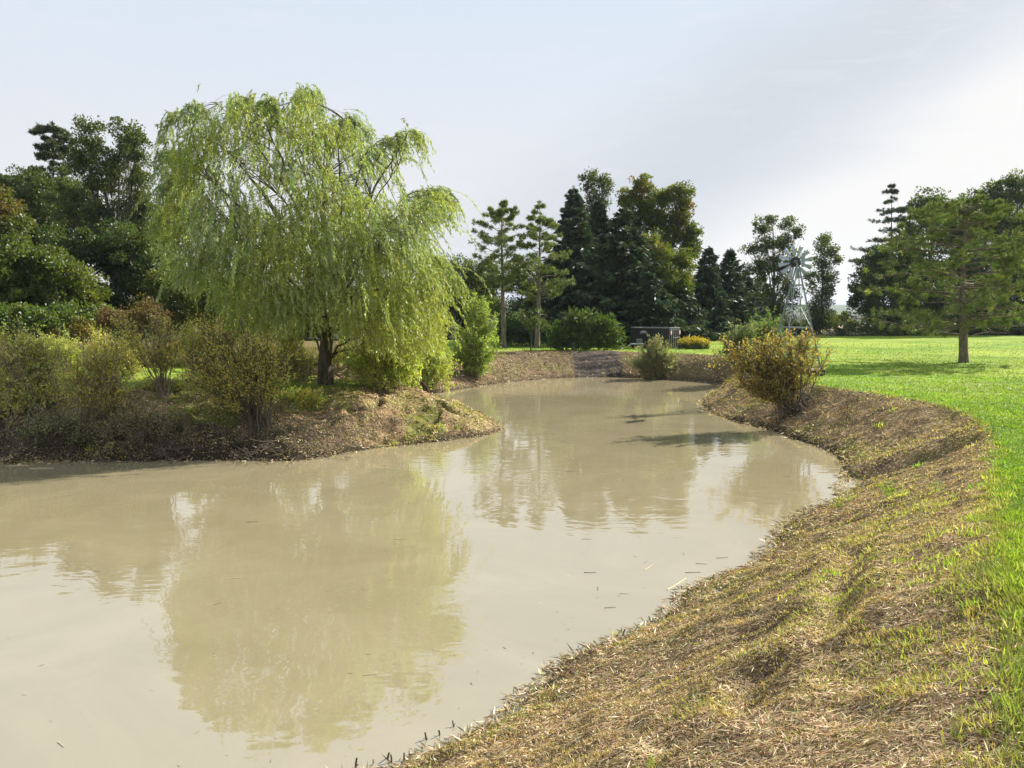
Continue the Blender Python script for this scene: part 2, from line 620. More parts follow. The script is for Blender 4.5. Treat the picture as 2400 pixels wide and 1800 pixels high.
def surf(x, y):
    x, y = np.asarray(x, dtype=float), np.asarray(y, dtype=float)
    ix = np.clip(np.searchsorted(GX, x) - 1, 0, len(GX) - 2)
    iy = np.clip(np.searchsorted(GY, y) - 1, 0, len(GY) - 2)
    fx = (x - GX[ix]) / (GX[ix + 1] - GX[ix])
    fy = (y - GY[iy]) / (GY[iy + 1] - GY[iy])

    def g(A):
        return (A[iy, ix] * (1 - fx) + A[iy, ix + 1] * fx) * (1 - fy) + (A[iy + 1, ix] * (1 - fx) + A[iy + 1, ix + 1] * fx) * fy
    return g(Z), g(DW), g(DL)


def grid_at(A, x, y):
    ix = np.clip(np.searchsorted(GX, x) - 1, 0, len(GX) - 2)
    iy = np.clip(np.searchsorted(GY, y) - 1, 0, len(GY) - 2)
    return A[iy, ix]


def gz(x, y):
    return float(surf(np.array([x]), np.array([y]))[0][0])


# colour zones of the soil and turf
def mixc(a, b, t):
    return np.asarray(a) * (1 - t[..., None]) + np.asarray(b) * t[..., None]


LAWN_A, LAWN_B = (0.150, 0.250, 0.024), (0.250, 0.325, 0.044)
def lawn_colour(x, y):
    n = fbm(x, y, 4.0, 51)
    c = mixc(LAWN_A, LAWN_B, sstep(n, 0.3, 0.7))
    st = fbm(x * 0.25 + y * 0.05, y, 0.9, 52)               # mowing streaks
    c = c * (0.82 + 0.36 * st)[..., None]
    c = c * (0.78 + 0.44 * fbm(x, y, 1.1, 53))[..., None]
    return c


def bank_colour(x, y, dwv, dlv, n=None):
    n1 = fbm(x, y, 1.8, 61)
    n2 = fbm(x, y, 0.5, 62)
    n3 = fbm(x, y, 5.0, 63)
    c = mixc((0.190, 0.125, 0.070), (0.370, 0.260, 0.145), sstep(n2, 0.3, 0.7))
    green = sstep(n1, 0.50, 0.68) * 0.7
    green = np.maximum(green * 0.8, sstep(-dlv, -0.6, 0.2) * 0.6 * sstep(n2, 0.25, 0.6))
    c = mixc(c, (0.185, 0.215, 0.040), green) if False else c * (1 - green[..., None]) + np.array((0.185, 0.215, 0.040)) * green[..., None]
    darkp = sstep(n3 * 0.5 + n1 * 0.5, 0.52, 0.36)
    darkp = sstep(-(n3 * 0.5 + n1 * 0.5), -0.46, -0.36) * 0.55
    c = c * (1 - darkp[..., None]) + np.array((0.075, 0.050, 0.032)) * darkp[..., None]
    return c


lawn_c = lawn_colour(X, Y)
bank_c = bank_colour(X, Y, DW, DL)
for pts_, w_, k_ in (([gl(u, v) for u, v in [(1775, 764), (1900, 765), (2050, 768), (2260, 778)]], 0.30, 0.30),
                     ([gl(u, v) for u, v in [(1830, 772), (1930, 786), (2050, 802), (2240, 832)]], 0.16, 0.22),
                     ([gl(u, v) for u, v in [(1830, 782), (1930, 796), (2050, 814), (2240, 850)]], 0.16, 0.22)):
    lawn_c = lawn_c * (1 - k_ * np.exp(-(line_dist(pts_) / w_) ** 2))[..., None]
tl = sstep(-DL, -0.10, 0.15)
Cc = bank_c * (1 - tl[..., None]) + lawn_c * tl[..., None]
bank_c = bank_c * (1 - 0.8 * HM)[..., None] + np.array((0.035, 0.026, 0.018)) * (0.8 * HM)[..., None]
pg = (peninsula * sstep(fbm(X, Y, 1.6, 49, 3), 0.52, 0.66) * 0.7)[..., None]
bank_c = bank_c * (1 - pg) + np.array((0.17, 0.20, 0.04)) * pg
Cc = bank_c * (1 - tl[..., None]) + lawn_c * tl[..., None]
wet = (1 - sstep(DW, 0.10, 0.55)) * (1 - tl)
Cc = Cc * (1 - wet[..., None]) + np.array((0.045, 0.034, 0.024)) * wet[..., None]
Cc = Cc * (1 - mud[..., None]) + (np.array((0.035, 0.030, 0.028)) + np.array((0.13, 0.105, 0.08)) * (cleat * (0.3 + 0.7 * fbm(X, Y, 0.8, 43)))[..., None]) * mud[..., None]
shade_mud = sstep(-X, 4.5, 7.0) * sstep(Y, 22, 23) * (1 - sstep(Y, 29, 31)) * (1 - sstep(DW, 1.0, 2.6)) * (1 - tl)  # black shade of the left shore's undercut, painted into the wet mud colour
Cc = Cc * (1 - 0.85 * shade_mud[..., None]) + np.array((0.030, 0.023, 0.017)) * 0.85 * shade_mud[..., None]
farb = sstep(Y, 48, 52) * (1 - tl) * (1 - mud) * 0.6
Cc = Cc * (1 - farb[..., None]) + np.array((0.125, 0.088, 0.055)) * farb[..., None]
# rough meadow soil at the left behind the peninsula
meadow = sstep(-X, 9, 12) * sstep(Y, 44, 47)
Cc = Cc * (1 - meadow[..., None]) + np.array((0.150, 0.125, 0.050)) * meadow[..., None]
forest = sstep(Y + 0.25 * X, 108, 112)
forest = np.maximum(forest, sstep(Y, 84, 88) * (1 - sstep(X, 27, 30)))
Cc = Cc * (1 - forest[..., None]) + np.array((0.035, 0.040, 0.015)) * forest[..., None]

m_ground, t = material('turf_and_soil')
a = t.n('ShaderNodeAttribute', attribute_name='tint')
geo = t.n('ShaderNodeNewGeometry').outputs['Position']
g1 = t.noise(geo, 9.0, 8.0, 0.7)
g2 = t.noise(geo, 42.0, 4.0, 0.7)
kk = t.n('ShaderNodeMapRange', ins={0: g1, 1: 0.3, 2: 0.7, 3: 0.55, 4: 1.35}).outputs[0]
k2 = t.n('ShaderNodeMapRange', ins={0: g2, 1: 0.3, 2: 0.7, 3: 0.65, 4: 1.3}).outputs[0]
kc = t.math('MULTIPLY', kk, k2)
kcc = t.n('ShaderNodeCombineColor', ins={0: kc, 1: kc, 2: kc}).outputs[0]
gc = t.mix(1.0, a.outputs[0], kcc, 'MULTIPLY')
gh = t.math('ADD', t.math('MULTIPLY', g1, 0.6), t.math('MULTIPLY', g2, 0.25))
bp = t.n('ShaderNodeBump', ins={'Height': gh, 'Strength': 0.9, 'Distance': 0.12})
b = t.n('ShaderNodeBsdfPrincipled', ins={'Base Color': gc, 'Roughness': 0.95, 'Normal': bp.outputs[0]})
b.inputs['Specular IOR Level'].default_value = 0.1
t.n('ShaderNodeOutputMaterial', ins={0: b.outputs[0]})
ny, nx = X.shape
idx = np.arange(nx * ny).reshape(ny, nx)
quads = np.stack([idx[:-1, :-1], idx[:-1, 1:], idx[1:, 1:], idx[1:, :-1]], axis=-1).reshape(-1, 4)
ground = link_mesh('ground', np.stack([X, Y, Z], axis=-1), quads, m_ground, tint=Cc.reshape(-1, 3), smooth=True)
tag(ground, kind='structure')

# ------------------------------------------------------------------ pond
m_water, t = material('muddy_water')
geo = t.n('ShaderNodeNewGeometry').outputs['Position']
mpn = t.n('ShaderNodeMapping', ins={0: geo})
mpn.inputs['Scale'].default_value = (0.35, 1.25, 1.0)
mpn.inputs['Rotation'].default_value = (0, 0, R(8))
r1 = t.noise(mpn.outputs[0], 2.6, 3.0, 0.5)
r2 = t.noise(geo, 0.5, 3.0, 0.55, 0.8)
r3 = t.noise(geo, 0.16, 2.0, 0.5)
sep = t.n('ShaderNodeSeparateXYZ', ins={0: geo})
calm = t.smooth(r3, 0.40, 0.62)
amt = t.math('ADD', 0.25, t.math('MULTIPLY', calm, 0.75))
hh = t.math('ADD', t.math('MULTIPLY', t.math('MULTIPLY', r1, amt), 0.05), t.math('MULTIPLY', r2, 0.12))
bp = t.n('ShaderNodeBump', ins={'Height': hh, 'Strength': 1.0, 'Distance': 0.11})
cn = t.noise(geo, 0.30, 6.0, 0.62, 1.2)
wc = t.mix(t.smooth(cn, 0.35, 0.7), (0.245, 0.211, 0.126, 1), (0.280, 0.243, 0.150, 1))
b = t.n('ShaderNodeBsdfPrincipled', ins={'Base Color': wc, 'Roughness': 0.02, 'Normal': bp.outputs[0], 'IOR': 2.7})
t.n('ShaderNodeOutputMaterial', ins={0: b.outputs[0]})
pw = [(-60, -9), (30, -9), (30, 66), (-60, 66)]
water = link_mesh('water', [(x, y, ZW) for x, y in pw], np.array([[0, 1, 2, 3]]), m_water)
tag(water, kind='structure')


# ================================================================== vegetation builders
PPM = F / K                                  # 2212-px units per metre at one metre


def pal_pick(pal, n, rng, jit=0.16):
    """pal: list of (weight, colour)"""
    wts = np.array([p[0] for p in pal], dtype=float)
    cs = np.array([p[1] for p in pal], dtype=float)
    i = rng.choice(len(pal), size=n, p=wts / wts.sum())
    c = cs[i]
    return c * np.exp(rng.normal(0, jit, (n, 1))) * np.exp(rng.normal(0, 0.05, (n, 3)))


G_DARK = [(5, (0.040, 0.078, 0.020)), (3, (0.060, 0.105, 0.024)), (1, (0.090, 0.135, 0.030))]
G_MID = [(4, (0.060, 0.110, 0.022)), (3, (0.090, 0.140, 0.028)), (1, (0.130, 0.165, 0.035))]
G_YEL = [(3, (0.110, 0.160, 0.028)), (3, (0.150, 0.190, 0.032)), (1, (0.200, 0.200, 0.035))]
G_POP = [(4, (0.052, 0.088, 0.026)), (3, (0.075, 0.120, 0.034)), (1, (0.120, 0.155, 0.060))]
G_OLIVE = [(3, (0.075, 0.090, 0.022)), (2, (0.115, 0.120, 0.030)), (1, (0.150, 0.120, 0.035))]
G_ORANGE = [(4, (0.270, 0.120, 0.035)), (3, (0.190, 0.120, 0.030)), (2, (0.110, 0.120, 0.028)), (1, (0.33, 0.19, 0.04))]
G_RUST = [(2, (0.130, 0.065, 0.042)), (2, (0.110, 0.080, 0.038)), (3, (0.100, 0.105, 0.030))]
G_SUMAC = [(4, (0.040, 0.085, 0.020)), (3, (0.065, 0.120, 0.028)), (1, (0.110, 0.165, 0.040))]
G_SPRUCE = [(4, (0.020, 0.046, 0.024)), (3, (0.032, 0.066, 0.030)), (1, (0.050, 0.085, 0.036))]
G_PINE = [(4, (0.080, 0.112, 0.026)), (3, (0.125, 0.155, 0.034)), (1, (0.190, 0.195, 0.048))]
G_PINED = [(4, (0.030, 0.050, 0.022)), (2, (0.050, 0.070, 0.028)), (1, (0.080, 0.080, 0.035))]
G_BRUSH = [(4, (0.170, 0.165, 0.042)), (3, (0.135, 0.145, 0.038)), (1.5, (0.220, 0.150, 0.042)), (1, (0.11, 0.075, 0.035))]
G_BRUSHG = [(3, (0.130, 0.140, 0.036)), (3, (0.175, 0.175, 0.040)), (1.5, (0.240, 0.200, 0.045))]
G_GOLDLEAF = [(4, (0.240, 0.185, 0.042)), (3, (0.185, 0.155, 0.038)), (1.5, (0.300, 0.170, 0.045)), (2, (0.130, 0.085, 0.050)), (2, (0.17, 0.18, 0.045))]
G_GREY = [(3, (0.110, 0.125, 0.060)), (3, (0.150, 0.150, 0.070)), (2, (0.190, 0.170, 0.085)), (1, (0.09, 0.13, 0.035))]
G_LIME = [(3, (0.140, 0.200, 0.035)), (3, (0.190, 0.240, 0.045)), (1, (0.230, 0.250, 0.060))]


def broadleaf(name, label, cat, y, base_u, lobes, pal, leaf=(0.24, 0.15), cover=3.0, trunk_r=0.2, group=None, seed=1,
              clump=0.24, fork=0.25, gap=0.0, upright=0.2, mat=None, shell=0.5, stems=1, base_y=None, xo=0.0):
    rng = np.random.default_rng(seed)
    s = y / PPM
    bx = at(base_u, 700, y)[0]
    bz = gz(bx, y)
    root = empty(name, (bx, y, bz), label, cat, group)
    base = np.array([bx, y, bz - 0.15])
    wood, lv = Tubes(), Leaves()
    cs = []
    for L in lobes:
        u, v, ru, rv = L[:4]
        dy = L[4] if len(L) > 4 and L[4] is not None else rng.uniform(-0.8, 0.8) * min(ru, rv) * s * 0.9
        p = L[5] if len(L) > 5 else pal
        c = at(u, v, y)
        c = c + np.array([0, dy, 0]) * 1.0
        cs.append((c, ru * s, rv * s, p))
    top = max(cs, key=lambda q: q[0][2])[0]
    H = top[2] - bz
    ctr = np.mean([c[0] for c in cs], axis=0)
    axis_top = np.array([0.5 * top[0] + 0.5 * ctr[0], 0.5 * top[1] + 0.5 * ctr[1], bz + H * 0.82])
    tp = curve_pts(base, axis_top, rng.normal(0, 0.03 * H, 3) * [1, 1, 0], 9, 0.02)[0]
    tr = trunk_r * (1 - 0.8 * np.linspace(0, 1, 9))
    tr[0] *= 1.35
    for q in range(stems):
        off = np.array([rng.normal(0, 0.25), rng.normal(0, 0.25), 0]) * (q > 0)
        wood.add(tp + off * np.linspace(1, 2.5, 9)[:, None], tr * (1 if q == 0 else 0.7), 8)
    for c, rx, rz, p in cs:
        # limb from the trunk to the lobe
        hfrac = np.clip((c[2] - bz) / H * 0.62 - 0.08, fork * 0.5, 0.9)
        k0 = int(np.clip(hfrac / 0.82 * 8, 1, 7))
        a0 = tp[k0]
        ln = np.linalg.norm(c - a0)
        lp = curve_pts(a0, c, np.array([0, 0, -0.12 * ln]) + rng.normal(0, 0.05, 3) * ln, 7)
        r0 = tr[k0] * 0.55
        wood.add(lp, np.linspace(r0, r0 * 0.3, 7)[None], 5)
        ry = (rx + rz) / 2
        rc = clump * (rx + rz) / 2 + 0.22
        ncl = int(6 + 3.6 * (rx * rz) / (rc * rc))
        d = rand_unit(ncl, rng)
        rr = (shell + (1 - shell) * rng.random(ncl)) ** 0.6 * rng.uniform(0.82, 1.18, ncl)
        inner = rng.random(ncl) < 0.30
        rr = np.where(inner, rng.uniform(0.1, 0.6, ncl), rr)
        cc = c + d * rr[:, None] * np.array([rx, ry, rz])
        if gap > 0:
            keep = rng.random(ncl) > gap
            cc = cc[keep]
        cc = cc[cc[:, 2] > bz + 0.25]
        ncl = len(cc)
        if ncl == 0:
            continue
        st = lp[0][rng.integers(3, 7, ncl)]
        bl = np.linalg.norm(cc - st, axis=1, keepdims=True)
        wood.add(curve_pts(st, cc, np.concatenate([rng.normal(0, 0.08, (ncl, 2)) * bl, -0.1 * bl], axis=1), 4),
                 np.linspace(max(0.012, r0 * 0.25), 0.008, 4)[None], 3)
        area = math.pi * rx * rz
        nl = int(1.12 * cover * area / (leaf[0] * leaf[1] * 0.5 * 0.6))
        per = np.maximum(1, (nl / ncl * np.exp(rng.normal(0, 0.35, ncl)))).astype(int)
        rcl = rc * np.exp(rng.normal(0, 0.28, ncl))
        ci = np.repeat(np.arange(ncl), per)
        n = len(ci)
        off = rand_unit(n, rng) * (rng.random(n) ** 0.45)[:, None] * rcl[ci][:, None] * np.array([1, 1, 0.72])
        P = cc[ci] + off
        D = unit(unit(off) + rand_unit(n, rng) * 0.9 + np.array([0, 0, upright]))
        ccol = pal_pick(p, ncl, rng, 0.18)
        colr = (0.55 * ccol[ci] + 0.45 * pal_pick(p, n, rng, 0.15)) * np.array([1.28, 1.06, 0.80])
        lv.add(P, D, leaf[0] * rng.uniform(0.7, 1.25, n), leaf[1] * rng.uniform(0.7, 1.2, n), colr, rng)
    wood.build('trunk', M_BARK, root)
    lv.build('crown', mat or M_LEAF, root)
    return root


def spruce(name, label, y, u, vtop, hw, pal=G_SPRUCE, seed=1, group=None, low=0.03, dens=1.0, droop=0.25):
    rng = np.random.default_rng(seed)
    s = y / PPM
    x = at(u, 700, y)[0]
    bz = gz(x, y)
    root = empty(name, (x, y, bz), label, 'spruce tree', group)
    top = at(u, vtop, y)
    H = top[2] - bz
    Rm = hw * s
    wood, lv = Tubes(), Leaves()
    wood.add(np.array([[x, y, bz - 0.2], [x, y, bz + H * 0.5], [x, y, bz + H]]), np.array([[0.022 * H, 0.012 * H, 0.01]]), 7)
    nb = int(52 * H * dens)
    f = np.sort(rng.random(nb) ** 1.25)
    f = low + (0.985 - low) * f
    az = rng.random(nb) * 2 * math.pi
    prof = (1 - f) ** 0.85 * (0.93 + 0.07 * np.sin(f * 19 + seed))
    Lb = Rm * prof * np.exp(rng.normal(0, 0.24, nb)) * (1 + 0.16 * np.sin(az * 2 + seed * 1.7) + 0.10 * np.sin(az * 3 + f * 9)) + 0.12
    h = bz + f * H
    slope = 0.42 * f - droop * (1 - f)
    dirx = np.stack([np.cos(az), np.sin(az), np.zeros(nb)], axis=1)
    p0 = np.stack([np.full(nb, x), np.full(nb, y), h], axis=1)
    p1 = p0 + dirx * Lb[:, None] + np.array([0, 0, 1]) * (slope * Lb)[:, None]
    k = 6
    P = curve_pts(p0, p1, np.stack([np.zeros(nb), np.zeros(nb), -0.16 * Lb], axis=1), k)
    wood.add(P, np.linspace(0.035, 0.008, k)[None], 3)
    ns = 34
    tt = rng.uniform(0.18, 1.0, (nb, ns))
    tt = np.sqrt(tt)
    ii = np.clip(tt * (k - 1), 0, k - 1.001)
    i0 = ii.astype(int)
    fr = (ii - i0)[..., None]
    bi = np.arange(nb)[:, None]
    S = P[bi, i0] * (1 - fr) + P[bi, i0 + 1] * fr
    side = np.stack([-dirx[:, 1], dirx[:, 0], np.zeros(nb)], axis=1)
    sg = rng.choice([-1, 1], (nb, ns))[..., None] * rng.uniform(0.3, 1.0, (nb, ns))[..., None]
    D = dirx[:, None] * rng.uniform(0.5, 1.0, (nb, ns))[..., None] + side[:, None] * sg + np.array([0, 0, -1.0]) * rng.uniform(0.05, 0.75, (nb, ns))[..., None]
    Ls = (0.16 + 0.20 * Lb[:, None] ** 0.6) * rng.uniform(0.6, 1.2, (nb, ns))
    off = rng.normal(0, 0.05, S.shape)
    bc = pal_pick(pal, nb, rng, 0.15)
    C = (0.6 * np.repeat(bc, ns, axis=0) + 0.4 * pal_pick(pal, nb * ns, rng, 0.15)) * np.array([1.5, 1.2, 0.82])
    lv.add((S + off).reshape(-1, 3), D.reshape(-1, 3), Ls.ravel() * 1.3, Ls.ravel() * 0.42, C, rng)
    # leader shoots
    n = 40
    lz = rng.uniform(0.93, 1.0, n)
    a = rng.random(n) * 6.28
    Pt = np.stack([np.full(n, x), np.full(n, y), bz + lz * H], axis=1)
    lv.add(Pt, np.stack([np.cos(a) * .6, np.sin(a) * .6, np.full(n, 0.8)], axis=1), 0.3, 0.07, pal_pick(pal, n, rng), rng)
    wood.build('trunk', M_BARK, root)
    lv.build('crown', M_NEEDLE, root)
    return root


def tufts(lv, P, D, size, nn, width, pal, rng):
    """needle tufts: nn needles round each direction"""
    n = len(P)
    Pn = np.repeat(P, nn, axis=0)
    Dn = np.repeat(unit(D), nn, axis=0)
    dn = unit(Dn * rng.uniform(0.1, 1.0, (n * nn, 1)) + rand_unit(n * nn, rng) * 0.85)
    along = rng.uniform(-0.35, 0.2, (n * nn, 1)) * size
    c = (0.65 * np.repeat(pal_pick(pal, n, rng, 0.34), nn, axis=0) + 0.35 * pal_pick(pal, n * nn, rng, 0.15)) * 1.6
    lv.add(Pn + Dn * along, dn, size * rng.uniform(0.6, 1.1, n * nn), width, c, rng)


def pine(name, label, y, trunk_px, prof, nb, pal=G_PINE, seed=1, group=None, tuft=0.2, nn=20, wd=0.035, trunk_r=0.2, rise=0.15,
         sub=6, cat='pine tree', dead=0, layered=0, tufts_per=3, bare_in=0.35, barkm=None):
    """trunk_px: list of (u, v) from base up; prof: list of (v, left px, right px) half-widths from the trunk"""
    rng = np.random.default_rng(seed)
    s = y / PPM
    T3 = np.array([at(u, v, y) for u, v in trunk_px])
    bz = gz(T3[0][0], y)
    root = empty(name, (T3[0][0], y, bz), label, cat, group)
    T3[0][2] = bz - 0.15
    # smooth trunk
    zz = np.linspace(T3[0][2], T3[-1][2], 14)
    tx = np.interp(zz, T3[:, 2], T3[:, 0]) + np.concatenate([[0], rng.normal(0, 0.025, 13)])
    TP = np.stack([tx, np.full(14, float(y)), zz], axis=1)
    tr = trunk_r * (1 - np.linspace(0, 1, 14) ** 1.1 * 0.93)
    tr[0] *= 1.18
    wood, lv = Tubes(), Leaves()
    wood.add(TP, tr[None], 9)
    pv = np.array([p[0] for p in prof], dtype=float)
    pz = np.array([at(trunk_px[0][0], v, y)[2] for v in pv])
    o = np.argsort(pz)
    pz, pl, pr = pz[o], np.array([p[1] for p in prof], float)[o] * s, np.array([p[2] for p in prof], float)[o] * s
    zt = rng.uniform(pz[0], pz[-1], nb)
    if layered:
        zt = pz[0] + (np.round((zt - pz[0]) / layered) + rng.normal(0, 0.1, nb)) * layered
        zt = np.clip(zt, pz[0], pz[-1])
    az = rng.random(nb) * 2 * math.pi
    lat = np.where(np.cos(az) < 0, np.interp(zt, pz, pl), np.interp(zt, pz, pr))
    dep = 0.5 * (np.interp(zt, pz, pl) + np.interp(zt, pz, pr))
    Lr = np.sqrt((lat * np.cos(az)) ** 2 + (dep * np.sin(az)) ** 2) * rng.uniform(0.5, 1.12, nb)
    dirx = np.stack([np.cos(az), np.sin(az), np.zeros(nb)], axis=1)
    z0 = np.clip(zt - rise * Lr * rng.uniform(0.5, 1.5, nb), bz + 0.5, T3[-1][2] - 0.1)
    x0 = np.interp(z0, zz, tx)
    p0 = np.stack([x0, np.full(nb, float(y)), z0], axis=1)
    p1 = np.stack([x0, np.full(nb, float(y)), zt], axis=1) + dirx * Lr[:, None]
    k = 7
    P = curve_pts(p0, p1, np.stack([rng.normal(0, 0.06, nb) * Lr, rng.normal(0, 0.06, nb) * Lr, rng.uniform(-0.18, 0.16, nb) * Lr], axis=1), k, 0.03)
    r0 = np.clip(0.014 * Lr, 0.010, 0.05) * (trunk_r / 0.2) ** 0.5
    wood.add(P, r0[:, None] * np.linspace(1, 0.3, k)[None], 5)
    side = np.stack([-dirx[:, 1], dirx[:, 0], np.zeros(nb)], axis=1)
    # side shoots on the outer part, each ending in a few tufts
    tt = bare_in + (1 - bare_in) * rng.random((nb, sub)) ** 0.8
    ii = np.clip(tt * (k - 1), 0, k - 1.001)
    i0 = ii.astype(int)
    bi = np.arange(nb)[:, None]
    S = P[bi, i0] * (1 - (ii - i0)[..., None]) + P[bi, i0 + 1] * (ii - i0)[..., None]
    sg = rng.choice([-1, 1], (nb, sub))[..., None]
    D = unit(dirx[:, None] * 0.8 + side[:, None] * sg * rng.uniform(0.2, 1.1, (nb, sub))[..., None] + np.array([0, 0, 1.0]) * rng.uniform(-0.25, 0.55, (nb, sub))[..., None])
    Ls = (0.12 + 0.30 * Lr[:, None]) * rng.uniform(0.3, 1.0, (nb, sub)) * (1.25 - 0.7 * tt)
    E = S + D * Ls[..., None]
    wood.add(curve_pts(S.reshape(-1, 3), E.reshape(-1, 3), np.array([[0, 0, -0.04]]), 4), np.linspace(0.013, 0.006, 4)[None], 3)
    S, E, D = S.reshape(-1, 3), E.reshape(-1, 3), D.reshape(-1, 3)
    for q in range(tufts_per):
        fq = 1.0 - 0.30 * q
        Pq = S + (E - S) * fq + rng.normal(0, 0.04, S.shape)
        tufts(lv, Pq, unit(D + rng.normal(0, 0.3, D.shape) + [0, 0, 0.25]), tuft, nn, wd, pal, rng)
    tufts(lv, P[:, -1], dirx + [0, 0, 0.3], tuft, nn, wd, pal, rng)
    tufts(lv, TP[-2:].repeat(3, axis=0) + rng.normal(0, 0.05, (6, 3)), np.tile([[0.2, 0, 1.0], [-0.3, 0.1, .8], [0, -.3, .8]], (2, 1)), tuft, nn, wd, pal, rng)
    if dead:
        # dead grey limbs on the bare trunk
        zlo, zhi = bz + 0.5 * (pz[0] - bz), pz[0] + 0.35 * (pz[-1] - pz[0])
        zd = rng.uniform(zlo, zhi, dead)
        a = rng.random(dead) * 2 * math.pi
        Ld = rng.uniform(0.5, 1.0, dead) * 0.4 * (pl.mean() + pr.mean())
        q0 = np.stack([np.interp(zd, zz, tx), np.full(dead, float(y)), zd], axis=1)
        q1 = q0 + np.stack([np.cos(a) * Ld, np.sin(a) * Ld, rng.uniform(-0.3, 0.15, dead) * Ld], axis=1)
        PD = curve_pts(q0, q1, np.stack([np.zeros(dead), np.zeros(dead), 0.12 * Ld], axis=1), 6, 0.03)
        wood.add(PD, np.linspace(0.035, 0.01, 6)[None], 4)
        tw0 = PD[:, 3:].reshape(-1, 3)
        tw1 = tw0 + rand_unit(len(tw0), rng) * rng.uniform(0.2, 0.6, (len(tw0), 1))
        wood.add(curve_pts(tw0, tw1, rng.normal(0, 0.06, tw0.shape), 4), np.linspace(0.012, 0.006, 4)[None], 3)
    wood.build('trunk', barkm or M_PINEBARK, root)
    lv.build('crown', M_NEEDLE, root)
    return root


def shrub(name, label, cat, base_px, env, pal, stems=40, leaf=(0.10, 0.035), twigs=8, per=14, seed=1, group=None, stem_r=0.012,
          leafy=0.35, spread=0.15, twig_len=0.45, droop=0.0, mat=None, y=None, wmat=None, jitter=0.05, gain=1.75, fill=0.35, bend=0.12):
    """env: list of ellipses (u, v, ru, rv) the stem tips fill; base_px on the ground"""
    rng = np.random.default_rng(seed)
    if y is None:
        bx, by = bank_pt(*base_px)
    else:
        bx, by = at(base_px[0], 700, y)[0], y
    bz = gz(bx, by)
    s = by / PPM
    root = empty(name, (bx, by, bz), label, cat, group)
    wts = np.array([e[2] * e[3] for e in env], float)
    ei = rng.choice(len(env), size=stems, p=wts / wts.sum())
    E = np.array([[*e[:4]] for e in env], float)[ei]
    c = np.array([at(e[0], e[1], by) for e in E])
    d = rand_unit(stems, rng) * (rng.random((stems, 1)) ** 0.6) * rng.choice([0.75, 1.0, 1.0, 1.3, 1.5], (stems, 1))
    tips = c + d * np.stack([E[:, 2] * s, 0.8 * E[:, 2] * s, E[:, 3] * s], axis=1)
    tips[:, 2] = np.maximum(tips[:, 2], bz + 0.15)
    b0 = np.stack([bx + rng.normal(0, spread, stems), by + rng.normal(0, spread, stems), np.full(stems, bz - 0.06)], axis=1)
    b0[:, 2] = surf(b0[:, 0], b0[:, 1])[0] - 0.05
    L = np.linalg.norm(tips - b0, axis=1)
    k = 9
    # stems leave the ground steeply, then spread
    bendv = np.stack([-(tips - b0)[:, 0] * bend, -(tips - b0)[:, 1] * bend, L * bend * (1 - droop)], axis=1)
    P = curve_pts(b0, tips, bendv, k, 0.0, rng)
    P[:, 1:] += rng.normal(0, 0.012, P[:, 1:].shape) * L[:, None, None]
    wood, lv = Tubes(), Leaves()
    wood.add(P, stem_r * rng.uniform(0.5, 1.2, (stems, 1)) * np.linspace(1, 0.3, k)[None], 4)
    tt = leafy + (1 - leafy) * rng.random((stems, twigs))
    ii = np.clip(tt * (k - 1), 0, k - 1.001)
    i0 = ii.astype(int)
    bi = np.arange(stems)[:, None]
    fr = (ii - i0)[..., None]
    S = (P[bi, i0] * (1 - fr) + P[bi, i0 + 1] * fr).reshape(-1, 3)
    tang = unit((P[bi, i0 + 1] - P[bi, i0])).reshape(-1, 3)
    D = unit(tang + rand_unit(len(S), rng) * 0.75 + np.array([0, 0, 0.15 - droop * 0.5]))
    tl = twig_len * rng.uniform(0.4, 1.2, len(S))
    E2 = S + D * tl[:, None]
    TW = curve_pts(S, E2, np.stack([np.zeros(len(S)), np.zeros(len(S)), 0.08 * tl], axis=1), 4)
    wood.add(TW, np.linspace(0.010, 0.005, 4)[None], 3)
    n = len(S) * per
    q = rng.integers(0, len(S), n)
    f = rng.random((n, 1)) ** 0.7
    Lp = S[q] * (1 - f) + E2[q] * f + rng.normal(0, jitter, (n, 3))
    Dl = unit(D[q] * 0.6 + rand_unit(n, rng) + np.array([0, 0, -0.5 * droop]))
    tc_ = pal_pick(pal, len(S), rng, 0.2)
    c = (0.6 * tc_[q] + 0.4 * pal_pick(pal, n, rng, 0.2)) * gain
    ns_ = fbm(Lp[:, 0] + Lp[:, 1] * 0.6, Lp[:, 2], 0.7, seed, 2)
    kp = (ns_ > 0.42) | (rng.random(n) < fill)
    Lp, Dl, c = Lp[kp], Dl[kp], c[kp]
    n = len(Lp)
    lv.add(Lp, Dl, leaf[0] * rng.uniform(0.6, 1.3, n), leaf[1] * rng.uniform(0.7, 1.3, n), c, rng)
    wood.build('stem', wmat or M_TWIG, root)
    lv.build('foliage', mat or M_LEAF, root)
    return root


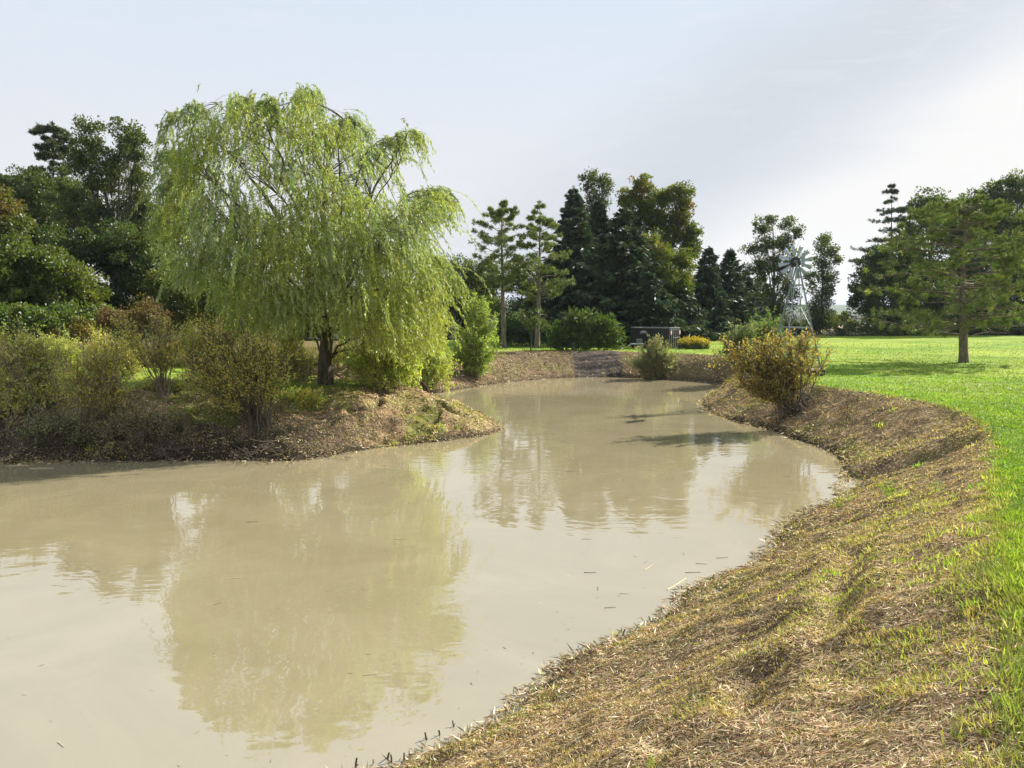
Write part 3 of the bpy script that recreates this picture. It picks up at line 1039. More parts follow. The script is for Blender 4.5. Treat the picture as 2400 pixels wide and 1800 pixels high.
# ================================================================== weeping willow on the point
def willow():
    rng = np.random.default_rng(5)
    bx, by = bank_pt(704, 830)
    bz = gz(bx, by)
    s = by / PPM
    root = empty('willow_tree', (bx, by, bz), 'large pale green weeping willow with feathery hanging strands on the grassy point', 'willow tree')

    def q(u, v, dy=0.0):
        return at(u, v, by + dy)
    outline = [(392, 292), (396, 250), (408, 222), (440, 210), (462, 232), (478, 250), (500, 220), (545, 208), (572, 232), (590, 245), (615, 222), (640, 200), (662, 188), (684, 215), (692, 255), (712, 270), (735, 250),
               (760, 262), (785, 300), (815, 330), (838, 318), (872, 275), (892, 298), (888, 335), (858, 362), (866, 400), (880, 440), (905, 425), (932, 408), (950, 418), (942, 450), (905, 482),
               (908, 520), (930, 566), (940, 615), (938, 690), (925, 740), (860, 765), (790, 740), (735, 700), (690, 690), (620, 690), (550, 700), (505, 670), (480, 625), (430, 612), (392, 590), (385, 560),
               (360, 520), (352, 480), (362, 440), (396, 412), (380, 388), (362, 370), (376, 325)]
    pts3 = np.array([q(*p) for p in outline])
    poly = pts3[:, [0, 2]]
    cx, czc = poly[:, 0].mean(), q(650, 440)[2]
    wood = Tubes()
    # trunk
    tr_px = [(704, 838), (702, 780), (706, 735), (716, 690), (722, 650)]
    TP = np.array([q(*p) for p in tr_px])
    TP[0][2] = bz - 0.2
    wood.add(TP, np.array([[0.36, 0.29, 0.27, 0.24, 0.20]]), 10)
    fork = TP[-1]
    limbs = []
    specs = [  # tip u, v, dy, start index on trunk, bend
        (400, 225, 0.5, 3), (385, 330, -1.5, 3), (360, 430, 1.0, 2), (365, 520, -0.5, 2), (470, 225, 1.5, 4), (530, 210, -1.5, 4), (600, 230, 2.5, 4),
        (655, 185, 0.0, 4), (740, 255, -1.5, 4), (800, 310, 1.5, 4), (885, 280, 0.3, 4), (860, 360, -1.5, 4), (880, 430, 2.0, 3), (955, 408, -0.3, 4), (900, 500, -2.2, 3),
        (940, 570, 0.6, 3), (930, 640, -1.8, 2), (870, 620, 2.5, 2), (820, 540, -3.2, 3), (700, 380, -3.6, 4), (600, 420, -3.6, 4), (520, 500, -3.4, 3), (560, 610, -3.9, 2),
        (430, 590, -2.6, 2), (470, 560, 2.8, 3), (600, 500, 3.8, 3), (720, 500, 3.8, 4), (800, 420, 3.4, 4), (640, 300, -2.4, 4), (760, 640, -3.2, 2), (500, 330, 2.2, 4), (690, 600, -3.6, 2),
        (850, 700, -1.4, 1), (900, 720, 1.0, 1), (640, 640, 3.2, 1)]
    for u, v, dy, k0 in specs:
        tip = q(u, v, dy)
        a = TP[k0] + rng.normal(0, 0.03, 3)
        d = tip - a
        ln = np.linalg.norm(d)
        bend = np.array([-d[0] * 0.14, -d[1] * 0.10, 0.04 * ln]) + rng.normal(0, 0.04, 3) * ln
        P = curve_pts(a, tip, bend, 12)[0]
        P[1:-1] += rng.normal(0, 0.05, P[1:-1].shape)
        r = np.linspace(0.10 if v < 620 else 0.06, 0.014, 12)
        wood.add(P, r[None], 6)
        limbs.append(P)
    LP = np.concatenate([l[3:] * (1 - f_) + np.concatenate([l[4:], l[-1:]]) * f_ for l in limbs for f_ in (0.0, 0.33, 0.66)])
    # secondary boughs towards points spread through the crown volume
    def sample(n, shellb):
        out = []
        while len(out) < n:
            x = rng.uniform(poly[:, 0].min(), poly[:, 0].max(), n)
            z = rng.uniform(poly[:, 1].min(), poly[:, 1].max(), n)
            ok = inside(x, z, poly)
            x, z = x[ok], z[ok]
            x0_, z0_ = x.copy(), z.copy()
            hw = 5.6 * np.sqrt(np.clip(1 - ((x - cx) / 6.6) ** 2 * 0.9 - (np.clip(z - czc, 0, 9) / 6.2) ** 2 * 0.85, 0.03, 1))
            t = rng.uniform(-1, 1, len(x))
            t = np.sign(t) * np.abs(t) ** shellb
            yy_ = by + t * hw
            k_ = yy_ / by                       # the same silhouette at the nearer and farther sides of the crown
            out.extend(np.stack([x0_ * k_, yy_, CAMZ + (z0_ - CAMZ) * k_], axis=1))
        return np.array(out[:n])
    B = sample(520, 0.7)
    d2 = ((B[:, None, :] - LP[None]) ** 2).sum(-1) + 3.0 * np.clip(LP[None, :, 2] - B[:, None, 2], 0, 9)
    d2 = (d2 + 0.6) * rng.uniform(0.35, 1.0, d2.shape)
    A = LP[d2.argmin(1)]
    ln = np.linalg.norm(B - A, axis=1, keepdims=True)
    BP = curve_pts(A, B, np.concatenate([rng.normal(0, 0.06, (len(B), 2)) * ln, 0.08 * ln], axis=1), 7)
    wood.add(BP, np.linspace(0.026, 0.008, 7)[None], 4)
    # long arching plumes that break the outline
    PL, PS = [], []
    for (u0, v0), (u1, v1), (u2, v2), dy in [((430, 330), (388, 170), (352, 300), .4), ((470, 330), (436, 160), (402, 262), -1), ((560, 300), (540, 150), (500, 250), .5), ((600, 290), (598, 170), (570, 230), -1.5),
                                             ((630, 300), (668, 120), (684, 240), 0), ((700, 330), (755, 190), (792, 300), -.8), ((800, 370), (885, 215), (916, 335), .3), ((770, 360), (840, 250), (870, 340), 1.2),
                                             ((880, 480), (935, 350), (964, 450), -.3), ((860, 440), (925, 370), (960, 480), .8), ((420, 470), (365, 410), (345, 500), .6), ((420, 420), (360, 345), (345, 440), -.6), ((420, 380), (355, 270), (338, 380), 1.0),
                                             ((900, 560), (965, 530), (978, 640), -.5)]:
        P = curve_pts(q(u0, v0, dy), q(u2, v2, dy), [[0, 0, 0]], 12)[0]
        t = np.linspace(0, 1, 12)[:, None]
        c1 = q(u1, v1, dy)
        P = (1 - t) ** 2 * q(u0, v0, dy) + 2 * t * (1 - t) * c1 + t ** 2 * q(u2, v2, dy)
        wood.add(P, np.linspace(0.028, 0.007, 12)[None], 4)
        PL.append(P[1:])
        f = rng.random(75) * 10.99
        i0 = f.astype(int)
        pp = P[i0] * (1 - (f - i0))[:, None] + P[np.minimum(i0 + 1, 11)] * (f - i0)[:, None]
        PS.append(pp + rng.normal(0, 0.10, pp.shape) * [1, 2.0, 1])
    PL, PS = np.concatenate(PL), np.concatenate(PS)
    # hanging strands
    ST = sample(8600, 0.62)
    edge = []
    for i in range(len(pts3)):                       # feathery fringe all along the outline
        a, b = pts3[i], pts3[(i + 1) % len(pts3)]
        m = int(max(2, np.linalg.norm(b - a) / 0.05))
        f = rng.random((m, 1))
        e = a * (1 - f) + b * f
        e += rng.normal(0, 0.18, e.shape) * [1, 0, 1]
        e[:, 1] += rng.normal(0, 1.3, m)
        ke = (e[:, 1] / by)
        e[:, 0] *= ke
        e[:, 2] = CAMZ + (e[:, 2] - CAMZ) * ke
        edge.append(e)
    edge = np.concatenate(edge)
    ST = np.concatenate([ST, edge])
    NODE = np.concatenate([BP[:, 2:].reshape(-1, 3), (BP[:, 2:-1] * 0.5 + BP[:, 3:] * 0.5).reshape(-1, 3), LP, PL])
    vg = fbm(ST[:, 0] * 1.0 + 30, ST[:, 2] * 1.0, 2.1, 77, 3)     # sky holes through the crown
    top_part = sstep(ST[:, 2], q(0, 560)[2], q(0, 420)[2])
    keep = (vg > 0.41 * np.maximum(top_part, 0.85 * sstep(-ST[:, 0], -q(500, 400)[0], -q(400, 400)[0]))) | (rng.random(len(ST)) < 0.10)
    ST = np.concatenate([ST[keep], PS])
    n = len(ST)
    NA = np.empty((n, 3))
    for i in range(0, n, 800):
        dd = ((ST[i:i + 800, None, :] - NODE[None]) ** 2).sum(-1)
        NA[i:i + 800] = NODE[((dd + 0.05) * rng.uniform(0.4, 1.0, dd.shape)).argmin(1)]
    ln = np.linalg.norm(ST - NA, axis=1, keepdims=True)
    twP = curve_pts(NA, ST, np.concatenate([np.zeros((n, 2)), 0.18 * ln], axis=1), 4)
    twg = Tubes()
    short = (ln[:, 0] < 0.75) | (rng.random(n) < 0.12)
    twg.add(twP[short], np.linspace(0.007, 0.005, 4)[None], 3)
    out = unit(np.stack([ST[:, 0] - cx, ST[:, 1] - by, np.zeros(n)], axis=1))
    Ls = rng.uniform(0.3, 1.0, n) * np.where(rng.random(n) < 0.16, 2.0, 1.0)
    upper = sstep(ST[:, 2], q(0, 420)[2], q(0, 220)[2])
    Ls *= (1 - 0.35 * upper)
    zfl = q(0, 775)[2]
    Ls = np.minimum(Ls, np.maximum(ST[:, 2] - zfl, 0.3))
    kk = 8
    t_ = np.linspace(0, 1, kk)[None, :, None]
    wind = np.array([0.10, 0.0, 0])
    hor = (out * rng.uniform(0.1, 0.7, (n, 1)) + wind + rng.normal(0, 0.28, (n, 3)) * [1, 1, 0])
    SP = ST[:, None] + hor[:, None] * Ls[:, None, None] * np.sqrt(t_) * 0.9 + np.array([0, 0, 1.0]) * Ls[:, None, None] * (0.45 * t_ - 1.15 * t_ ** 1.4)
    SP[:, 1:] += rng.normal(0, 0.012, SP[:, 1:].shape)
    twg.add(SP, np.linspace(0.006, 0.003, kk)[None], 3)
    # leaves along the strands
    per = 62
    m = n * per
    si = np.repeat(np.arange(n), per)
    f = rng.random(m) * (kk - 1.001)
    f0 = f.astype(int)
    fr = (f - f0)[:, None]
    P = SP[si, f0] * (1 - fr) + SP[si, f0 + 1] * fr
    use = rng.random(m) < np.clip(Ls[si] / 1.3, 0.35, 1)
    P, si, f0 = P[use], si[use], f0[use]
    m = len(P)
    tg = unit(SP[si, f0 + 1] - SP[si, f0])
    D = unit(tg * 1.1 + rand_unit(m, rng) * 0.6 + np.array([0, 0, -0.2]))
    palA = [(3, (0.270, 0.330, 0.080)), (3, (0.330, 0.390, 0.095)), (1, (0.42, 0.44, 0.15))]
    palB = [(3, (0.260, 0.330, 0.150)), (3, (0.320, 0.390, 0.200)), (1, (0.46, 0.52, 0.32))]      # silvery undersides
    palC = [(3, (0.360, 0.390, 0.070)), (2, (0.290, 0.330, 0.060))]
    sel = fbm(ST[:, 0], ST[:, 2] + ST[:, 1] * 0.5, 1.6, 91, 3)
    right = sstep(ST[:, 0], cx - 1, cx + 4) * sstep(-ST[:, 2], -q(0, 480)[2], -q(0, 700)[2])
    ca, cb, cc_ = pal_pick(palA, n, rng, 0.12), pal_pick(palB, n, rng, 0.12), pal_pick(palC, n, rng, 0.1)
    wB = (sstep(sel, 0.50, 0.62) * (1 - right))[:, None]
    wC = np.maximum(right, sstep(-sel, -0.42, -0.34))[:, None] * 0.8
    cs = (ca * (1 - wB) + cb * wB) * (1 - wC) + cc_ * wC
    c = cs[si] * np.exp(rng.normal(0, 0.16, (m, 1))) * np.array([0.98, 1.0, 0.95])
    lv = Leaves()
    lv.add(P + rng.normal(0, 0.018, P.shape), D, rng.uniform(0.11, 0.20, m), rng.uniform(0.024, 0.038, m), c, rng)
    wood.build('trunk', M_BARK, root)
    twg.build('branch', M_WTWIG, root)
    lv.build('crown', M_WILLOW, root)
    return root


willow()

# ================================================================== trees at the left
broadleaf('broadleaf_tree', 'dark round tree at the far left edge behind the bronzed maple', 'tree', 76, 30,
          [(-30, 430, 70, 80), (30, 420, 50, 62), (20, 520, 80, 90), (92, 500, 60, 72), (95, 430, 42, 52), (60, 620, 80, 80), (-60, 560, 80, 90)], G_DARK, seed=11, trunk_r=0.35, cover=3.4)
pine('white_pine', 'dark ragged pine whose top stands just left of the twin-topped poplar', 84, [(116, 735), (116, 500), (114, 268)],
     [(268, 6, 8), (285, 48, 22), (310, 30, 40), (340, 45, 48), (360, 55, 45), (400, 60, 60), (470, 60, 60)], 110, G_PINED + [(2, (0.085, 0.075, 0.035))], seed=12, tuft=0.42, nn=16, wd=0.09, trunk_r=0.3, rise=-0.05, sub=7, layered=0.9)
broadleaf('poplar_tree', 'tall airy twin-topped poplar left of the willow', 'poplar tree', 72, 240,
          [(185, 285, 26, 34), (165, 330, 28, 36), (205, 330, 26, 32), (275, 282, 27, 30), (300, 320, 26, 34), (255, 320, 26, 34), (235, 375, 38, 36), (312, 385, 24, 38), (185, 395, 42, 40),
           (265, 430, 42, 42), (315, 450, 24, 36), (215, 470, 52, 42), (290, 500, 40, 42), (150, 450, 40, 40)], G_POP, seed=13, leaf=(0.22, 0.18), cover=2.7, trunk_r=0.32, clump=0.22, gap=0.06, upright=0.5)
broadleaf('broadleaf_tree', 'dark broad tree between the maple and the willow, below the poplar', 'tree', 64, 235,
          [(232, 535, 70, 60), (165, 560, 55, 66), (300, 565, 52, 62), (290, 640, 62, 72), (200, 640, 74, 74), (130, 610, 50, 66), (345, 600, 40, 70), (250, 700, 90, 40)],
          [(5, (0.034, 0.072, 0.018)), (3, (0.055, 0.10, 0.022)), (1, (0.105, 0.135, 0.03))], seed=14, trunk_r=0.34, cover=3.6, clump=0.27)
broadleaf('maple_tree', 'maple at the left edge with a faintly bronzed top and yellow-green lower boughs', 'maple tree', 57, 20,
          [(-12, 455, 36, 52, None, G_OLIVE + G_ORANGE[1:3] + G_MID), (14, 490, 38, 48, None, G_OLIVE + G_MID), (-10, 560, 70, 80, None, G_MID), (45, 560, 50, 66, None, G_MID), (95, 590, 44, 60, None, G_MID), (140, 600, 44, 56, None, G_MID + G_YEL[:1]),
           (178, 625, 34, 44, None, G_YEL + G_MID[:1]), (60, 650, 90, 60, None, G_MID), (150, 668, 60, 42, None, G_MID + G_YEL[:1]), (-40, 660, 80, 70, None, G_MID)],
          G_MID, seed=15, trunk_r=0.36, cover=3.4, clump=0.2, leaf=(0.22, 0.16))
broadleaf('vine_thicket', 'glossy green vine-covered thicket below the maple at the left edge', 'shrub', 53, 60,
          [(0, 690, 60, 34), (70, 695, 56, 34), (130, 690, 50, 30), (185, 690, 40, 34), (222, 690, 26, 34), (60, 725, 70, 24)], [(3, (0.07, 0.135, 0.03)), (2, (0.12, 0.18, 0.035))], seed=16, trunk_r=0.08, cover=3.4, leaf=(0.2, 0.17), clump=0.3)
broadleaf('broadleaf_tree', 'small yellow-green tree half hidden behind the left side of the willow', 'tree', 59, 400,
          [(375, 610, 46, 46), (420, 640, 55, 50), (345, 655, 42, 40), (470, 650, 50, 55), (385, 690, 60, 36)], [(3, (0.09, 0.135, 0.022)), (3, (0.12, 0.16, 0.028)), (1, (0.06, 0.1, 0.02))], seed=17, trunk_r=0.16, cover=3.0, clump=0.22)
broadleaf('broadleaf_tree', 'dark tree filling the gap between the ragged pine and the poplar', 'tree', 80, 130,
          [(70, 420, 50, 60), (120, 440, 55, 60), (160, 420, 45, 60), (150, 520, 70, 70), (220, 500, 60, 60), (300, 510, 50, 60), (60, 500, 60, 70)], G_DARK, seed=19, trunk_r=0.3, cover=3.2)
RUSTY = [('rust-red leafed shrub between the vine thicket and the golden meadow flowers', 245, [(240, 688, 24, 22), (268, 690, 22, 24)], G_RUST),
         ('tan and olive shrub standing behind the two-stemmed bush', 312, [(300, 682, 30, 30), (340, 692, 30, 28), (285, 715, 30, 20)], G_OLIVE + G_RUST[:1]),
         ('dull green shrub left of the rust-red shrub behind the meadow', 160, [(150, 722, 30, 18), (185, 716, 30, 22), (125, 728, 26, 14)], G_BRUSHG),
         ('olive shrub behind the willow trunk in the meadow', 560, [(520, 705, 36, 28), (570, 712, 34, 24), (610, 715, 30, 20)], G_OLIVE)]
for i, (lab, u, lo, p) in enumerate(RUSTY):
    broadleaf('meadow_shrub', lab, 'shrub', 50 + i * 0.8, u, lo, p, seed=20 + i, trunk_r=0.05, cover=2.6, leaf=(0.16, 0.08), clump=0.25, group='shrubs along the back of the meadow')

# low far trees seen through and beside the willow
far_w = [('dark tree behind the lower left of the willow', 520, [(470, 640, 60, 50), (540, 650, 60, 50), (500, 690, 70, 40)]),
         ('dark tree behind the willow trunk', 660, [(620, 655, 60, 42), (690, 660, 60, 40), (650, 695, 80, 40)]),
         ('dark tree behind the lower right of the willow', 820, [(780, 650, 60, 45), (850, 640, 55, 50), (820, 690, 80, 42)]),
         ('dark tree just right of the willow behind the lime green bush', 985, [(940, 620, 44, 48), (985, 585, 36, 42), (1030, 600, 36, 46), (1010, 650, 60, 50), (950, 680, 55, 50), (1050, 640, 44, 44), (1060, 580, 24, 30)])]
for i, (lab, u, lo) in enumerate(far_w):
    broadleaf('broadleaf_tree', lab, 'tree', 88 + 2 * i, u, lo, G_MID if i == 3 else G_DARK, seed=30 + i, trunk_r=0.25, cover=3.0, group='low trees behind the willow')

# ================================================================== trees in the middle
pine('red_pine', 'left of the two tall red pines with bare grey trunks beyond the pond', 68, [(1089, 751), (1086, 620), (1084, 437)],
     [(437, 8, 10), (455, 30, 32), (475, 44, 50), (492, 92, 46), (520, 86, 56), (548, 66, 62), (575, 60, 58), (605, 48, 44), (630, 26, 28)], 70, seed=41, tuft=0.30, nn=16, wd=0.055, trunk_r=0.25,
     rise=0.35, sub=9, dead=16, tufts_per=2, bare_in=0.35)
pine('red_pine', 'right of the two tall red pines, close against the dark spruces', 67.5, [(1160, 748), (1166, 600), (1166, 438)],
     [(438, 8, 9), (470, 26, 24), (500, 44, 50), (525, 44, 60), (555, 52, 76), (590, 60, 88), (620, 50, 66), (645, 24, 30)], 72, seed=42, tuft=0.30, nn=16, wd=0.055, trunk_r=0.25, rise=0.3, sub=9, dead=16, tufts_per=2, bare_in=0.35)
broadleaf('sapling', 'thin young tree alone on the far lawn in front of the red pines', 'young tree', 62, 1147,
          [(1128, 684, 17, 10), (1152, 692, 17, 13), (1172, 702, 14, 11), (1158, 675, 10, 8)], G_SUMAC + G_OLIVE[:1], seed=43, trunk_r=0.045, cover=1.7, leaf=(0.22, 0.09), clump=0.3, fork=0.5)
sp = [(1237, 404, 82, 80, 'tall dark spruce with a narrow bushy top, left of the airy crown', 1.0), (1290, 432, 84, 87, 'dark spruce directly below the tall airy crown', 1.0), (1344, 448, 104, 77, 'big dark spruce in front of the orange-tipped maple', 1.0),
      (1400, 590, 74, 74, 'low dark spruce behind the black container', 1.0), (1462, 585, 72, 80, 'dark spruce right behind the black container', 1.0), (1528, 534, 56, 88, 'left of the three narrow spruces that step down towards the windmill', 1.0),
      (1574, 538, 52, 92, 'middle one of the three narrow spruces that step down towards the windmill', 1.0), (1606, 582, 44, 97, 'right and lowest of the three narrow spruces stepping down towards the windmill', 1.0)]
for i, (u, vt, hw, y, lab, dn) in enumerate(sp):
    spruce('spruce_tree', lab, y, u, vt, hw, seed=50 + i, group='dark spruces beyond the pond', dens=dn)
broadleaf('broadleaf_tree', 'tall airy tree whose leafy head rises highest above the spruces', 'tree', 93, 1292,
          [(1275, 382, 20, 17), (1302, 392, 18, 18), (1268, 405, 12, 10), (1312, 410, 12, 16), (1284, 418, 20, 16), (1300, 440, 22, 16), (1270, 450, 16, 14), (1290, 480, 30, 26)], G_POP, seed=60, leaf=(0.24, 0.18), cover=2.2, trunk_r=0.22, clump=0.28, gap=0.1)
broadleaf('maple_tree', 'big maple with orange tips rising behind the spruces', 'maple tree', 89, 1430,
          [(1382, 398, 26, 26, None, G_ORANGE[1:] + G_YEL + G_MID), (1362, 428, 24, 26, None, G_YEL + G_MID), (1400, 440, 40, 36, None, G_YEL + G_MID), (1440, 425, 30, 26, None, G_ORANGE[1:2] + G_YEL + G_MID), (1470, 418, 26, 22, None, G_ORANGE[2:3] + G_YEL + G_MID),
           (1484, 445, 16, 22, None, G_OLIVE), (1430, 470, 46, 30, None, G_MID), (1380, 480, 34, 34, None, G_MID), (1470, 480, 26, 26, None, G_YEL[:1] + G_OLIVE), (1495, 505, 22, 20, None, G_MID),
           (1488, 545, 28, 36, None, G_MID), (1500, 525, 18, 16, None, G_MID), (1440, 530, 40, 36, None, G_MID)], G_MID + G_YEL[:1], seed=61, trunk_r=0.4, cover=3.6, leaf=(0.26, 0.18), clump=0.22)
broadleaf('broadleaf_tree', 'yellow-green tree in the gap between the spruces and the narrow spruces', 'tree', 79.5, 1436,
          [(1405, 522, 20, 24), (1425, 560, 26, 34), (1440, 545, 24, 30), (1445, 600, 28, 34), (1418, 598, 20, 26), (1482, 600, 24, 34), (1435, 640, 30, 30), (1480, 560, 20, 26)], G_YEL + G_MID[:1], seed=62, trunk_r=0.2, cover=2.7, leaf=(0.24, 0.18), clump=0.24)
broadleaf('sumac_thicket', 'rounded sumac thicket with long leaves on the far lawn left of the black container', 'shrub', 64.5, 1260,
          [(1228, 712, 36, 36), (1262, 702, 30, 34), (1298, 712, 30, 32), (1322, 728, 24, 24), (1200, 724, 26, 28), (1240, 738, 60, 14), (1300, 740, 46, 12), (1245, 690, 22, 18)], G_SUMAC, seed=63, trunk_r=0.07, cover=3.2, leaf=(0.42, 0.13), clump=0.26, stems=3)
broadleaf('sumac_thicket', 'shaded sumac thicket around the feet of the two red pines', 'shrub', 71, 1130,
          [(1105, 715, 30, 30), (1145, 722, 34, 24), (1180, 722, 28, 26), (1085, 725, 26, 22)], [(4, (0.035, 0.085, 0.028)), (2, (0.06, 0.12, 0.035))], seed=64, trunk_r=0.06, cover=3.0, leaf=(0.38, 0.13), clump=0.26, stems=2)
for i, (lab, u, lo) in enumerate([('dark broad tree filling the space behind the red pines', 1200, [(1180, 600, 44, 44), (1215, 640, 50, 50), (1150, 650, 44, 44), (1120, 600, 30, 30), (1240, 580, 40, 50)]),
                                  ('dark broad tree behind the tallest spruces', 1320, [(1290, 590, 50, 60), (1340, 640, 60, 50), (1320, 560, 40, 50), (1270, 650, 50, 50)]),
                                  ('dark broad tree behind the yellow-green tree and the maple', 1470, [(1440, 650, 60, 50), (1490, 640, 40, 50), (1500, 680, 50, 40), (1400, 660, 50, 50)])]):
    broadleaf('broadleaf_tree', lab, 'tree', 98 + i, u, lo, G_DARK, seed=160 + i, trunk_r=0.3, cover=3.0, leaf=(0.3, 0.2), group='dark trees filling the middle of the wood')
for i, (u, v, ru, rv, lab) in enumerate([(1120, 690, 50, 50, 'shaded bush filling the gap behind the red pines'), (1385, 715, 40, 26, 'dark bush behind the left end of the black container'), (1500, 712, 40, 20, 'dark low bush below the narrow spruces'), (1590, 705, 40, 24, 'dark low bush left of the windmill at the wood edge')]):
    broadleaf('woodland_shrub', lab, 'shrub', 84 + 3 * i, u, [(u - ru * .5, v, ru * .6, rv), (u + ru * .5, v + 4, ru * .6, rv * .9)], G_DARK, seed=65 + i, trunk_r=0.06, cover=3.2, group='dark bushes at the wood edge')

# ================================================================== trees in the gap by the windmill
broadleaf('broadleaf_tree', 'airy many-headed tree behind and left of the windmill', 'tree', 108, 1668,
          [(1645, 492, 20, 20), (1668, 478, 13, 13), (1706, 484, 18, 18), (1722, 500, 12, 16), (1622, 540, 18, 12), (1650, 530, 24, 22), (1695, 525, 22, 20), (1640, 575, 30, 22), (1690, 575, 26, 24), (1712, 560, 16, 16),
           (1650, 625, 34, 26), (1695, 625, 26, 28), (1625, 665, 34, 30), (1680, 675, 40, 32)], G_MID + G_POP[:1], seed=71, trunk_r=0.3, cover=2.8, leaf=(0.3, 0.2), clump=0.26, gap=0.10)
broadleaf('broadleaf_tree', 'slim airy tree behind and right of the windmill', 'tree', 110, 1772,
          [(1785, 516, 14, 14), (1768, 535, 15, 16), (1796, 545, 16, 16), (1772, 570, 22, 18), (1808, 558, 14, 9), (1790, 600, 22, 20), (1756, 608, 18, 22), (1775, 640, 26, 22), (1758, 675, 28, 26), (1785, 690, 26, 22)], G_MID + G_POP[:1], seed=72, trunk_r=0.22, cover=2.6, leaf=(0.3, 0.2), clump=0.28, gap=0.10)
broadleaf('woodland_shrub', 'green bush at the end of the tree row beside the distant field', 'shrub', 150, 1800,
          [(1800, 694, 18, 12), (1822, 690, 16, 12), (1838, 702, 14, 10)], G_YEL + G_MID, seed=73, trunk_r=0.08, cover=3, leaf=(0.4, 0.3), clump=0.3)
broadleaf('woodland_shrub', 'dark bushy edge at the feet of the slim tree right of the windmill', 'shrub', 112, 1730,
          [(1700, 705, 30, 18), (1735, 708, 26, 16), (1765, 706, 24, 20), (1650, 705, 40, 20)], G_DARK, seed=74, trunk_r=0.08, cover=3, leaf=(0.34, 0.24), clump=0.3)

# ================================================================== trees at the right
pine('white_pine', 'sparse dark pine with flat tiers of branches standing above the right-hand wood', 112, [(1926, 725), (1925, 560), (1926, 402)],
     [(402, 5, 6), (418, 15, 12), (440, 22, 24), (452, 30, 40), (470, 52, 22), (492, 76, 14), (510, 52, 22), (530, 64, 26), (555, 78, 30), (600, 70, 60)], 120, G_PINED, seed=81, tuft=0.38, nn=14, wd=0.07, trunk_r=0.22,
     rise=-0.02, sub=6, layered=1.35, barkm=M_BARK, tufts_per=2, bare_in=0.25)
RW = [('leafy tree whose head stands right beside the sparse tiered pine', 114, 2005, [(2000, 430, 26, 20), (2030, 436, 24, 18), (1985, 455, 24, 22), (2015, 465, 34, 24), (1975, 500, 34, 34), (2030, 510, 40, 36)], G_MID + G_POP[:1], 2.4),
      ('tall leafy tree behind the right-hand foreground pine', 110, 2090, [(2080, 448, 26, 24), (2108, 430, 26, 22), (2070, 490, 36, 34), (2115, 480, 40, 40), (2090, 540, 50, 44)], G_MID, 3.6),
      ('tall leafy tree at the right edge of the picture', 106, 2180, [(2150, 420, 30, 28), (2190, 402, 30, 26), (2225, 410, 36, 36), (2170, 460, 44, 40), (2230, 490, 60, 60), (2180, 540, 60, 56)], G_MID, 3.8),
      ('dark lobed tree at the left end of the right-hand wood', 101, 1895, [(1888, 568, 30, 28), (1915, 550, 30, 24), (1872, 612, 34, 36), (1915, 610, 40, 42), (1885, 665, 44, 44), (1930, 670, 44, 44)], G_DARK, 3.4),
      ('dark tree under the sparse tiered pine', 103, 1985, [(1960, 580, 40, 44), (2000, 590, 44, 48), (1975, 650, 50, 50), (2020, 660, 44, 46), (1950, 540, 30, 30)], G_DARK, 3.4),
      ('dark tree directly behind the foreground pine trunk', 102, 2085, [(2060, 600, 50, 50), (2110, 610, 50, 54), (2070, 665, 54, 44), (2130, 670, 50, 42)], G_DARK, 3.4),
      ('dark tree at the right edge beyond the foreground pine', 104, 2190, [(2170, 620, 50, 56), (2220, 610, 50, 64), (2190, 675, 60, 44), (2260, 660, 60, 60)], G_DARK, 3.4),
      ('dark tree just outside the right end of the wood', 108, 2330, [(2300, 440, 60, 60), (2330, 540, 80, 80), (2320, 650, 90, 70)], G_DARK, 3.0)]
for i, (lab, y, u, lo, p, cv) in enumerate(RW):
    broadleaf('broadleaf_tree', lab, 'tree', y, u, lo, p, seed=90 + i, trunk_r=0.32, cover=cv, leaf=(0.3, 0.2), clump=0.24, group='trees of the right-hand wood')
for i, (u0, lab) in enumerate([(1870, 'low bramble bank at the left end of the right-hand wood'), (1990, 'low bramble bank under the trees left of the foreground pine'), (2130, 'low bramble bank right of the foreground pine trunk')]):
    broadleaf('bramble_bank', lab, 'shrub', 97, u0, [(u0 - 45, 712, 30, 12), (u0, 714, 34, 12), (u0 + 45, 712, 34, 13), (u0 + 85, 713, 30, 12)], [(3, (0.045, 0.085, 0.02)), (1, (0.09, 0.12, 0.03))], seed=100 + i, trunk_r=0.04, cover=3, leaf=(0.28, 0.18), clump=0.35, group='bramble banks at the foot of the wood')

# the single pine on the lawn
pine('pine_tree', 'single wide-spreading pine with tufted needles standing on the lawn at the right', 47.0, [(2082, 783), (2080, 700), (2077, 620), (2084, 540), (2092, 436)],
     [(432, 34, 30), (444, 84, 74), (458, 108, 100), (482, 126, 118), (510, 142, 130), (545, 155, 138), (580, 168, 146), (610, 178, 152), (640, 186, 160), (668, 184, 162), (692, 182, 156), (714, 196, 120)], 118, seed=110,
     tuft=0.31, nn=36, wd=0.04, trunk_r=0.28, rise=0.10, sub=11, dead=18, tufts_per=1, bare_in=0.34)

